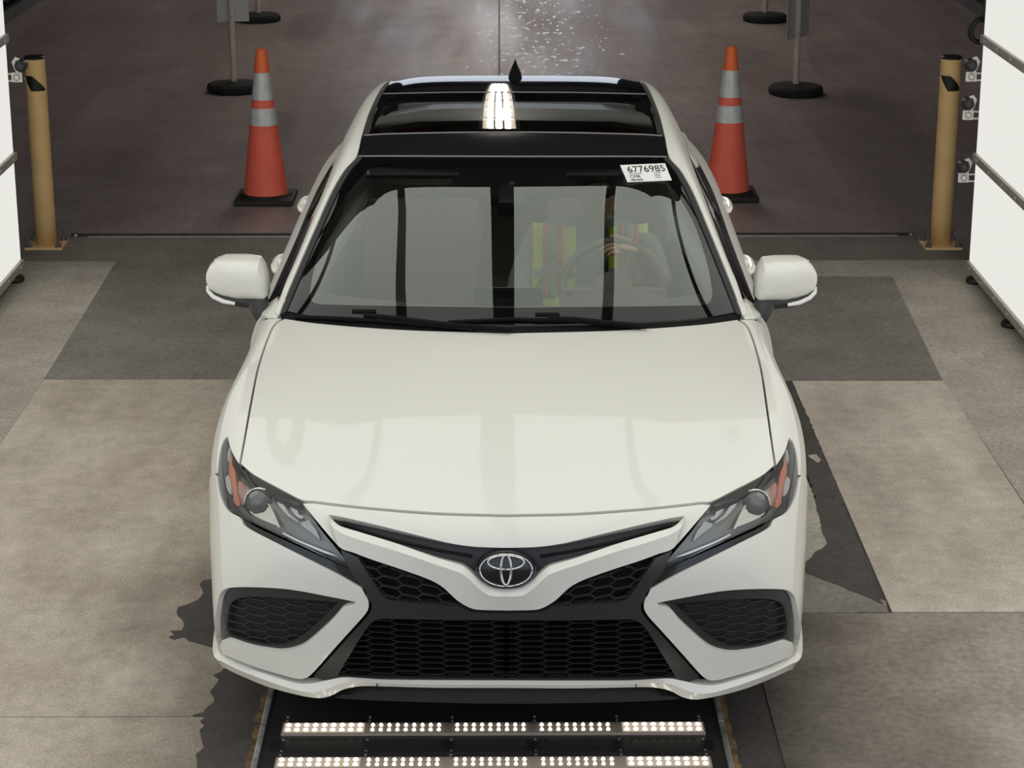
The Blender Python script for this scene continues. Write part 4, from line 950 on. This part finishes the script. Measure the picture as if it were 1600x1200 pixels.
# ------------------------------------------------------------------ driver
SEAT = np.array([.33, 2.50, .585])
person = tag(empty('person', to_world(SEAT), -PSI), 'driver in dark cap and lime safety vest holding the steering wheel', 'person')
skin_m = mat('skin', (.50, .30, .21), .55); shirt_m = mat('grey shirt', (.28, .30, .29), .85); trs_m = mat('dark trousers', (.03, .03, .04), .9)
cap_m = mat('dark maroon cap', (.035, .015, .018), .8); vest_m = mat('lime vest', (.78, .92, .08), .7); vor_m = mat('orange vest stripe', (.90, .20, .12), .7); vsi_m = mat('silver vest tape', (.38, .42, .42), .4)
hair_m = mat('dark hair', (.02, .014, .01), .8)
def skinned(name, verts, edges, rad, m, parent, sub=2, root=0):
    me = bpy.data.meshes.new(name); me.from_pydata([tuple(v) for v in verts], edges, []); o = bpy.data.objects.new(name, me); col.objects.link(o)
    sk = o.modifiers.new('s', 'SKIN'); sd = o.modifiers.new('d', 'SUBSURF'); sd.levels = sub; sd.render_levels = sub
    for i, v in enumerate(me.skin_vertices[0].data):
        v.radius = rad[i] if isinstance(rad[i], tuple) else (rad[i], rad[i]); v.use_root = (i == root)
    bpy.context.view_layer.update(); dg = bpy.context.evaluated_depsgraph_get(); nm = bpy.data.meshes.new_from_object(o.evaluated_get(dg))
    col.objects.unlink(o); bpy.data.objects.remove(o); nm.materials.clear(); mats = m if isinstance(m, (list, tuple)) else [m]
    for x in mats: nm.materials.append(x)
    nm.polygons.foreach_set('use_smooth', [True]*len(nm.polygons))
    o = bpy.data.objects.new(name, nm); col.objects.link(o); o.parent = parent; return o
def rel(x, y, z): return np.array([x, y, z])-SEAT
# body: one continuous surface, trousers / shirt / skin by region
BV = [rel(.34, 2.58, .62), rel(.325, 2.60, .74), rel(.305, 2.60, .88), rel(.305, 2.58, .99), rel(.325, 2.555, 1.055), rel(.325, 2.54, 1.10),      # 0-5 spine, neck
      rel(.50, 2.57, .975), rel(.56, 2.42, .83), rel(.53, 2.20, .93), rel(.47, 2.06, 1.045),                                                     # 6-9 left arm to the wheel top
      rel(.10, 2.57, .965), rel(.02, 2.45, .80), rel(.06, 2.25, .72), rel(.20, 2.08, .80),                                                       # 10-13 right arm resting low
      rel(.43, 2.50, .63), rel(.46, 2.10, .70), rel(.46, 1.85, .42), rel(.24, 2.50, .63), rel(.24, 2.10, .70), rel(.24, 1.85, .42)]              # 14-19 legs
BE = [(0, 1), (1, 2), (2, 3), (3, 4), (4, 5), (3, 6), (6, 7), (7, 8), (8, 9), (3, 10), (10, 11), (11, 12), (12, 13), (0, 14), (14, 15), (15, 16), (0, 17), (17, 18), (18, 19)]
BR = [(.17, .12), (.18, .11), (.19, .115), (.17, .10), .058, .055, .075, .055, .044, .034, .075, .055, .044, .034, .09, .075, .055, .09, .075, .055]
body = skinned('body', BV, BE, BR, [shirt_m, skin_m, trs_m], person)
for p_ in body.data.polygons:
    c = np.array(p_.center)+SEAT
    if c[2] > 1.065 and abs(c[0]-.325) < .08: p_.material_index = 1
    elif c[1] < 2.22 and c[2] > .715: p_.material_index = 1
    elif c[2] < .66 or (c[1] < 2.3 and c[2] < .79 and (abs(c[0]-.46) < .09 or (abs(c[0]-.24) < .09 and c[2] < .70))): p_.material_index = 2
# head with face
hc = rel(.325, 2.515, 1.165)
def head():
    V = []; n, r = 28, 20; Fc = []
    for i in range(r+1):
        ph = math.pi*i/r; 
        for j in range(n):
            th = 2*math.pi*j/n; x = math.sin(ph)*math.sin(th); y = -math.sin(ph)*math.cos(th); z = math.cos(ph)
            wx = .076*(1-.22*max(0, -z)**1.3); wy = .098 if y < 0 else .10
            px, py, pz = x*wx, y*wy*(1-.10*max(0, -z)), z*.118
            if y < 0:
                f = max(0, -y)
                # brow, eye sockets, nose, lips, chin
                pz0 = pz
                nose = math.exp(-(px/.013)**2)*(math.exp(-((pz0+.022)/.016)**2)*.024 + math.exp(-((pz0-.0)/.022)**2)*.012)
                eye = (math.exp(-((px-.03)/.016)**2)+math.exp(-((px+.03)/.016)**2))*math.exp(-((pz0-.008)/.012)**2)*.010
                lips = math.exp(-(px/.022)**2)*math.exp(-((pz0+.055)/.010)**2)*.007
                chin = math.exp(-(px/.025)**2)*math.exp(-((pz0+.10)/.02)**2)*.010
                py -= f*(nose-eye+lips+chin)
            V.append(hc+np.array([px, py, pz]))
    for i in range(r):
        for j in range(n): Fc.append((i*n+j, i*n+(j+1) % n, (i+1)*n+(j+1) % n, (i+1)*n+j))
    h = mesh_obj('head', V, [f[::-1] for f in Fc], skin_m, person, sharp=0)
    for s in (1, -1):
        MB().lathe([(.002, -.008), (.012, -.005), (.022, 0), (.024, .004), (.014, .007)], 14, hc+np.array([s*.078, .012, -.004]), 'x').build('ear', skin_m, h)
        MB().lathe([(.001, -.009), (.007, -.007), (.010, 0), (.007, .006), (.001, .008)], 12, hc+np.array([s*.03, -.087, .008]), 'y').build('eye', mat('eye', (.05, .04, .035), .2), h)
        MB().tube([hc+np.array([s*.014, -.1, .026]), hc+np.array([s*.03, -.1, .031]), hc+np.array([s*.048, -.088, .026])], .004, 6).build('eyebrow', hair_m, h)
    MB().tube([hc+np.array([x, -.098-.006*(1-(x/.024)**2), -.055]) for x in np.linspace(-.024, .024, 7)], [.002, .0035, .004, .004, .004, .0035, .002], 6).build('mouth', mat('lips', (.36, .14, .11), .5), h)
    hr = MB().lathe([(.001, .10), (.05, .09), (.08, .05), (.084, .0), (.075, -.04)], 24, hc+np.array([0, .022, .0]), 'z', cap=False); hr.build('hair', hair_m, h)
head()
cp = empty('cap'); cp.parent = person
cz = hc+np.array([0, .008, .045])
MB().lathe([(.092, -.005), (.092, .02), (.086, .05), (.066, .078), (.035, .092), (.003, .096)], 28, cz, 'z', cap=False).build('crown', cap_m, cp)
V = []; 
for t in np.linspace(-1.15, 1.15, 15):
    for rr_ in (.088, .12, .158): V.append(cz+np.array([math.sin(t)*.088*(1+.05*(rr_ > .1)), -math.cos(t)*(rr_ if rr_ < .1 else .088+(rr_-.088)*max(.0, math.cos(t*1.2))), -.002-.02*(rr_-.088)/.07-.012*math.sin(t)**2]))
V2 = [v+np.array([0, 0, -.004]) for v in V]
Fc = [(i*3+j, i*3+j+1, (i+1)*3+j+1, (i+1)*3+j) for i in range(14) for j in range(2)]
mesh_obj('brim', V+V2, Fc+[tuple(i+45 for i in f[::-1]) for f in Fc], cap_m, cp)
cu = bpy.data.curves.new('capmark', 'CURVE')
MB().tube([cz+np.array([x, -math.sqrt(max(0, .0895**2-x*x))-.002, .028+.004*math.sin(x*260)]) for x in np.linspace(-.03, .03, 13)], .003, 6).build('cap_embroidery', mat('pale thread', (.30, .27, .26), .8), cp)
# vest: two front panels over the shoulders plus back, hugging the torso
from mathutils.bvhtree import BVHTree as _B
bb = _B.FromPolygons([v.co for v in body.data.vertices], [tuple(p_.vertices) for p_ in body.data.polygons])
vest = empty('safety_vest'); vest.parent = person
def on_body(x, z, off):
    h = bb.ray_cast(Vector(rel(x, 1.0, z)) + Vector((0, 0, 0)), Vector((0, 1, 0)))
    return None if h[0] is None else np.array(h[0])+np.array([0, -off, 0])
def torso_y(x, z):
    yc = 2.60-.03*max(0, (z-.9))/.1; k = max(0, 1-((x-.30)/.26)**2)
    return yc-.125*math.sqrt(k)-.008 if k > 0 else yc
def vest_patch(name, m, xa, xb, z0, z1, off, slope=0.0, n=7, k=10):
    V = []
    for i in range(k+1):
        z = z0+(z1-z0)*i/k
        for j in range(n+1):
            x = xa+(xb-xa)*j/n + slope*(z-z0)
            yy = torso_y(x, z); 
            if z > .96: yy += (z-.96)*.9
            hb = on_body(x, z, 0.0)
            if hb is not None and yy-.13 < hb[1]+SEAT[1] < yy: yy = hb[1]+SEAT[1]-.006
            V.append(np.array([x, yy-off, z])-SEAT)
    Fc = [(i*(n+1)+j, i*(n+1)+j+1, (i+1)*(n+1)+j+1, (i+1)*(n+1)+j) for i in range(k) for j in range(n)]
    o = mesh_obj(name, V, Fc, m, vest); md = o.modifiers.new('t', 'SOLIDIFY'); md.thickness = .004; md.offset = 1; return o
vest_patch('vest_panel', vest_m, .075, .240, .66, 1.04, .006)
vest_patch('vest_panel', vest_m, .365, .515, .66, 1.04, .006)
for xa in (.135, .425):
    vest_patch('silver_tape', vsi_m, xa, xa+.035, .76, 1.04, .012, n=3)
    for d in (-.020, .035): vest_patch('orange_stripe', vor_m, xa+d, xa+d+.020, .76, 1.04, .011, n=2)
vest_patch('silver_tape', vsi_m, .078, .238, .855, .885, .016); vest_patch('silver_tape', vsi_m, .368, .512, .855, .885, .016)
# hands: palm and five fingers each
def hand(base, fwd, side, up, curl, name='hand', thumb=1):
    h = empty(name); h.parent = person
    base, fwd, side, up = (np.array(q, float) for q in (base, fwd, side, up))
    fwd /= np.linalg.norm(fwd); up = up-fwd*(up@fwd); up /= np.linalg.norm(up); side = np.cross(fwd, up)*thumb
    pv = [base-fwd*.03, base+fwd*.015, base+fwd*.05+side*.0, base+fwd*.085]
    skinned('palm', pv, [(0, 1), (1, 2), (2, 3)], [(.026, .022), (.034, .018), (.041, .016), (.038, .013)], skin_m, h, 2)
    for i, (o, L) in enumerate(((.030, .070), (.010, .080), (-.010, .074), (-.030, .058))):
        p0 = base+fwd*.075+side*o; a = 0; pts = [p0]; d = fwd
        for kk, fr_ in enumerate((.42, .32, .26)):
            a += curl[kk]; d = fwd*math.cos(a)-up*math.sin(a); pts.append(pts[-1]+d*L*fr_)
        skinned('finger', pts, [(0, 1), (1, 2), (2, 3)], [.0098, .0092, .0085, .0068], skin_m, h, 2)
    p0 = base+fwd*.015+side*.026
    pts = [p0, p0+side*.025+fwd*.022-up*.004, p0+side*.040+fwd*.05-up*.010, p0+side*.046+fwd*.075-up*.016]
    skinned('thumb', pts, [(0, 1), (1, 2), (2, 3)], [.013, .0115, .0105, .0075], skin_m, h, 2)
hand(rel(.455, 2.04, 1.060), (-.92, -.30, .22), None or (0, 0, 1), (0.15, -.5, 1), (.25, .55, .5), thumb=1)
hand(rel(.205, 2.065, .81), (.25, -.9, .15), (0, 0, 1), (0, .1, 1), (.5, .6, .5), thumb=1)

# ------------------------------------------------------------------ light booth: side walls of 2 ft light panels
PZ = [.075, .66, 1.285, 1.905, 2.525, 3.145]
def light_wall(x, s, yb, label):
    w = tag(empty('light_wall', (x, yb, 0)), label, 'light panel')
    y0 = -7.6
    for i in range(5):
        for (a, b) in ((y0, y0/2-.02), (y0/2+.02, 0)):
            MB().box((min(0, s*.03), a, PZ[i]+.02), (max(0, s*.03), b-.004, PZ[i+1]-.022)).build('light_panel', M['diffuser'], w, smooth=False)
    for i in range(6):
        z = PZ[i]; rl = MB().box((min(-s*.018, s*.05), y0, z-.022), (max(-s*.018, s*.05), 0.004, z+.022), bev=.003).build('frame_rail', M['alu'], w)
        for kk in range(13):
            yy = -.10-kk*.30
            MB().lathe([(.009, 0), (.009, .004), (.005, .006)], 10, (-s*.018, yy, z), 'x' ).build('screw', M['steel'], rl) if s < 0 else MB().lathe([(.005, -.006), (.009, -.004), (.009, 0)], 10, (-s*.018, yy, z), 'x').build('screw', M['steel'], rl)
    MB().box((min(s*.03, s*.10), -7.6, .05), (max(s*.03, s*.10), 0.0, 3.17)).build('back_panel', M['alu'], w, smooth=False)
    for yy in (-.10, -.95, -2.2, -4.5, -7.4):
        MB().lathe([(.05, 0), (.055, .01), (.05, .025), (.018, .03), (.018, .056)], 18, (s*.02, yy, 0)).build('levelling_foot', M['black'], w)
    return w
gl = ground(33, 411, .075); gr_ = ground(1514, 413, .075)
light_wall(gl[0], -1, gl[1], 'white backlit light wall with aluminium rails behind the left bollard')
light_wall(gr_[0], 1, gr_[1], 'white backlit light wall with aluminium rails behind the right bollard')
# overhead canopy of light panels with dark bars
CZ = 3.75; cy0, cy1 = 1.2, 9.54
cn = tag(empty('light_canopy', (.005, cy0, CZ)), 'overhead canopy of lit white panels between dark bars, mirrored in the windshield', 'light canopy')
xs = [-3.0, -2.28, -.86, -.03, .80, 2.10, 2.9]
def far(x): return 9.54-cy0+max(0, abs(x)-1.40)*.66         # the far edge sweeps back towards the sides
for a, b in zip(xs[:-1], xs[1:]):
    ny = 3; a += .03; b -= .03; ys = [0, 2.8, 5.6]
    for i in range(ny):
        q = [(a, ys[i]), (b, ys[i])] + ([(b, ys[i+1]-.001), (a, ys[i+1]-.001)] if i < 2 else [(x_, far(x_)) for x_ in np.linspace(b, a, 7)])
        MB().prism(q, 0, .03).build('light_panel', M['canopy'], cn, smooth=False)
for x in xs:
    hw = .085 if abs(x) < .1 else .045
    MB().box((x-hw, 0, -.03), (x+hw, far(x), .06)).build('bar', M['beam'], cn, smooth=False)
for sx in (-2.6, 2.6):
    for sy in (.3, cy1-cy0-.3): MB().tube([(sx, sy, .03), (sx, sy, 5.2-CZ)], .02, 8).build('hanger', M['beam'], cn)

# ------------------------------------------------------------------ linear lamps along the tunnel ceiling
ORD = 'first second third fourth fifth sixth seventh eighth ninth tenth eleventh twelfth thirteenth fourteenth'.split()
def lamp_row(y, i):
    t = tag(empty('ceiling_lamp', (-.015, y, 4.55)), ORD[i]+' ceiling tube lamp from the car, mirrored in the glass roof', 'lamp', 'tube lamps along the tunnel ceiling')
    MB().box((-.17, -.74, .03), (.17, .74, .09), bev=.01).build('lamp_housing', M['fixture'], t)
    for x in (-.075, 0, .075): MB().tube([(x, -.72, .015), (x, .72, .015)], .019, 8).build('lamp_tube', M['tube'], t)
    for x in (-.037, .037, -.14, .14): MB().box((x-.006, -.73, -.02), (x+.006, .73, .03)).build('louvre', M['fixture'], t, smooth=False)
    for yy in (-.6, .6): MB().tube([(0, yy, .09), (0, yy, .65)], .008, 6).build('hanger', M['beam'], t)
for i in range(14): lamp_row(16.35+i*1.56, i)

# ------------------------------------------------------------------ scanner plates with led strips set into the lane
pl = ground(416, 1140)[0]; pr_ = ground(1124, 1140)[0]; pc = (pl+pr_)/2; pw = (pr_-pl)/2
scn = tag(empty('floor_scanner', (pc, 5.0, 0)), 'black floor plate scanner with rows of lit lamps under the car', 'floor scanner')
def rely(py): return ground(pc*0+770, py, .02)[1]-5.0
MB().box((-pw, -1.2, -.02), (pw, 3.2, .012)).build('base_plate', M['plate'], scn, smooth=False)
for s in (1, -1):
    for i in range(12):
        y = -1.2+i*.36
        MB().box((min(s*pw, s*(pw+.016)), y, -.02), (max(s*pw, s*(pw+.016)), y+.352, .022), bev=.003).build('edge_strip', M['edge_steel'], scn)
    MB().prism(jag([(s*(pw+.017), -1.2), (s*(pw+.036), -1.2), (s*(pw+.036), 3.2), (s*(pw+.017), 3.2)], .004, .03, 5), -.02, .006).build('rusty_edge', M['rust'], scn, smooth=False)
    # sloping dark apron beside the plates
prs = [(1112, 1128), (1131, 1147), (1152, 1171), (1174, 1184), (1184, 1202)]
ya, yb_ = rely(1152), rely(1172)
MB().box((-pw+.025, rely(1171), .012), (pw-.03, rely(1154), .0135)).build('dark_slot', M['black'], scn, smooth=False)
def led_strip(py0, py1):
    y1, y0 = rely(py0), rely(py1); x0 = ground(443 if py0 < 1160 else 432, (py0+py1)/2)[0]-pc; x1 = ground(1099 if py0 < 1160 else 1110, (py0+py1)/2)[0]-pc
    st = empty('led_strip', (0, (y0+y1)/2, .012)); st.parent = scn; h = (y1-y0)/2
    MB().box((x0, -h, 0), (x1, h, .010), bev=.002).build('strip_body', M['led_bar'], st)
    segw = (x1-x0)/5
    for g_ in range(5):
        mb = MB(); br = g_ in (0, 4); a = x0+g_*segw+.006; b = a+segw-.03 if not br else a+segw-.012
        for c in range(9):
            x = a+(c+.5)*(b-a)/9
            for yy in (-h*.46, h*.42):
                r = .0082 if br else .0056
                mb.lathe([(r, .0), (r*.8, .005), (r*.3, .007)], 8, (x, yy, .010))
        tag(mb.build('led_row', M['led_bright' if br else 'led'], st), kind='stuff')
        if br: MB().box((a, -h*.85, .010), (b, h*.85, .0106)).build('led_diffuser', M['led_glow'], st, smooth=False)
    for xx in np.linspace(x0+.01, x1-.01, 6):
        for yy in (h+.03, -h-.025, h+.055):
            MB().lathe([(.0042, 0), (.0042, .002), (.002, .003)], 8, (xx, yy, 0)).build('screw', M['steel'], st)
led_strip(1129, 1146); led_strip(1183, 1200); led_strip(1242, 1259)

# ------------------------------------------------------------------ threshold cable across the doorway
th = tag(empty('threshold_strip', (0, YT, 0)), 'thin dark strip across the floor between the two bollards', 'floor strip')
xa_, xb_2 = ground(112, 368)[0], ground(1428, 367)[0]
MB().tube([(xa_, 0, .006), (-.8, .01, .006), (.6, .01, .006), (xb_2, 0, .006)], .008, 8).build('strip', M['black'], th)
MB().box((xa_+.1, -.035, 0), (xb_2-.1, -.010, .004)).build('flat_edge', M['alu'], th, smooth=False)
for x in (ground(120, 367)[0], ground(1422, 366)[0]): MB().lathe([(.012, 0), (.012, .008), (.006, .012)], 10, (x, -.02, .002)).build('bright_screw', M['steel'], th)

# ------------------------------------------------------------------ bollards
def bollard(px, py, label, tilt):
    g = ground(px, py); b = tag(empty('bollard', (g[0], g[1], 0)), label, 'bollard', 'yellow steel bollards at the doorway')
    MB().box((-.105, -.105, 0), (.105, .105, .013), bev=.002).build('base_plate', M['bollard'], b)
    # tube with a hexagonal hand slot facing the car: wall built as a grid with the slot left open
    R = .0575; n = 96; zs = [.012, .2, .4, .6, .8] + [round(.888+i*.005, 4) for i in range(20)] + [1.04, 1.075]
    def hole(a, z):
        d = (a+math.pi) % (2*math.pi)-math.pi; t = (z-.893)/.085        # slanted four-sided slot
        return 0 <= t <= 1 and -1.5+1.15*(1-t) < d < -.15+1.55*(1-t)
    V = []; 
    for z in zs:
        for k in range(n): a = 2*math.pi*k/n; V.append((R*math.sin(a), -R*math.cos(a), z))
    Fc = []
    for i in range(len(zs)-1):
        for k in range(n):
            if hole(2*math.pi*(k+.5)/n, (zs[i]+zs[i+1])/2): continue
            Fc.append((i*n+k, i*n+(k+1) % n, (i+1)*n+(k+1) % n, (i+1)*n+k))
    o = mesh_obj('tube', V, Fc, M['bollard'], b); md = o.modifiers.new('t', 'SOLIDIFY'); md.thickness = .004; md.offset = -1
    MB().lathe([(.050, .80), (.050, 1.06)], 32).build('inner_sleeve', M['black'], b)
    MB().lathe([(.058, 1.068), (.059, 1.076), (.052, 1.083), (.02, 1.085)], 32).build('cap', M['black'], b)
    for sx in (-1, 1):
        for sy in (-1, 1):
            bt = empty('anchor_bolt', (sx*.083, sy*.083, .013)); bt.parent = b
            MB().lathe([(.020, 0), (.020, .004)], 16).build('washer', M['bolt'], bt); MB().lathe([(.0155, .004), (.0155, .018)], 6).build('nut', M['bolt'], bt, smooth=False)
            MB().lathe([(.0085, .018), (.0085, .055), (.006, .058)], 10).build('stud', M['bolt'], bt)
    return b
bollard(73, 384, 'ochre steel bollard with black slot near the left light wall', 1)
bollard(1469, 384, 'ochre steel bollard with black slot near the right light wall', 1)

# ------------------------------------------------------------------ traffic cones
def cone(px, py, label):
    g = ground(px, py); c = tag(empty('traffic_cone', (g[0], g[1], 0)), label, 'cone', 'orange traffic cones behind the car')
    Hc = .94; r0, r1 = .138, .028
    def rz(z): return r0+(r1-r0)*(z-.045)/(Hc-.045)
    MB().box((-.182, -.182, 0), (.182, .182, .038), bev=.012).build('cone_base', M['cone_base'], c)
    MB().lathe([(.165, .036), (.155, .048), (rz(.052), .052)], 40, cap=False).build('base_collar', M['cone_base'], c)
    def band(nm, m, z0, z1, e=0.0):
        MB().lathe([(rz(z0)+e, z0), (rz(z1)+e, z1)], 48, cap=False).build(nm, m, c)
    band('cone_body', M['orange'], .046, .48); band('reflective_collar', M['reflective'], .48, .585, .0022); band('cone_body', M['orange'], .585, .635); band('reflective_collar', M['reflective'], .635, .80, .0022)
    MB().lathe([(rz(.80)+.004, .80), (rz(Hc)+.005, Hc-.006), (rz(Hc)+.002, Hc), (.018, Hc), (.016, Hc-.03)], 32, cap=False).build('cone_tip', M['cone_top'], c)
    return c
cone(416, 313, 'orange traffic cone with two silver collars, nearer the left bollard')
cone(1136, 308, 'orange traffic cone with two silver collars, nearer the right bollard')

# ------------------------------------------------------------------ sign posts on rubber bases
def sign(px, py, label, board, octa, top=2.6, lean=0.0):
    g = ground(px, py); s = tag(empty('sign_post', (g[0], g[1], 0)), label, 'sign post', 'sign posts inside the tunnel')
    n = 10 if octa else 28; R = .215
    MB().lathe([(R*.93, 0), (R, .012), (R, .05), (R*.92, .07), (R*.35, .082), (.03, .084)], n).build('rubber_base', M['sign_base'], s, smooth=not octa)
    MB().tube([(0, 0, .06), (lean, 0, top)], .024, 12).build('post', M['post'], s)
    if board:
        x0, x1, z0, ang = board
        R_ = rotm('Z', ang)
        MB().box((x0, .027, z0), (x1, .031, z0+.80), R_, (0, .03, z0)).build('sign_board', M['board'], s, smooth=False)
        for zz in (z0+.04, z0+.7): MB().lathe([(.006, -.03), (.006, .035)], 8, (0, 0, zz), 'y').build('sign_bolt', M['bolt'], s)
    return s
sign(366, 143, 'grey sign post with grey board on a rubber base behind the left cone', (-.115, .135, .55, 4), True, lean=-.0)
sign(404, 33, 'far left sign post on a dark rubber base', None, True)
sign(1243, 147, 'grey sign post with thin angled board on a rubber base behind the right cone', (-.17, .17, .44, 52), False)
sign(1195, 33, 'far right sign post on a dark rubber base', None, False)

# ------------------------------------------------------------------ scanner cameras on white brackets at the light wall edges
def wall_camera(px, py, s, label, wallx, wally):
    # on a plane a little behind the wall's rear edge
    d = ray(px, py); t = (wally+.06)/d[1]; P = CC+d*t
    c = tag(empty('bracket_camera', tuple(P)), label, 'camera', 'small cameras on white brackets')
    gap = abs(wallx-P[0])+.06
    br = empty('bracket'); br.parent = c
    for z in (-.008, -.045): MB().box((min(0, s*gap), -.004, z-.004), (max(0, s*gap), .004, z+.004)).build('arm', M['bracket'], br, smooth=False)
    MB().box((-.040, -.006, -.052), (.018, .004, 0), bev=.004).build('plate', M['bracket'], br)
    MB().lathe([(.020, -.010), (.020, -.005)], 20, (-.010, 0, -.026), 'y').build('dial', M['bracket'], br)
    for i in range(8):
        a = 2*math.pi*i/8; MB().lathe([(.0035, -.0125), (.0035, -.009)], 8, (-.010+.015*math.cos(a), 0, -.026+.015*math.sin(a)), 'y').build('dial_hole', M['black'], br)
    MB().tube([(0, .0, 0), (.012*s, 0, .025), (.022*s, 0, .055), (.010*s, 0, .072), (-.008*s, 0, .066)], [.012, .012, .012, .010, .008], 8).build('hook', M['bracket'], br)
    MB().lathe([(.024, -.055), (.031, -.05), (.031, .0), (.027, .02), (.012, .03)], 24, (-s*.022, 0, .040), 'y').build('camera_body', M['black'], c)
    MB().lathe([(.016, -.058), (.02, -.054)], 20, (-s*.022, 0, .040), 'y').build('camera_lens', M['gloss_black'], c)
    return c
wall_camera(1521, 112, 1, 'topmost camera on white bracket beside the right light wall', gr_[0], gr_[1])
wall_camera(1516, 172, 1, 'middle camera on white bracket beside the right light wall', gr_[0], gr_[1])
wall_camera(1509, 270, 1, 'lowest camera on white bracket beside the right light wall', gr_[0], gr_[1])
wall_camera(29, 113, -1, 'camera on white bracket beside the left bollard and light wall', gl[0], gl[1])
hs = CC + ray(1531, 48)*((gr_[1]+.15)/ray(1531, 48)[1])
hose = tag(empty('cable_coil', tuple(hs)), 'dark cable coil hanging behind the right light wall edge', 'cable')
MB().tube([(.05*math.cos(t), .02*math.sin(t*.5), .06*math.sin(t)) for t in np.linspace(0, 4*math.pi, 50)], .012, 7).build('coil', M['black'], hose)
MB().tube([(.02, 0, .05), (.03, .0, .3), (.06, 0, 1.2)], .012, 7).build('lead', M['black'], hose)
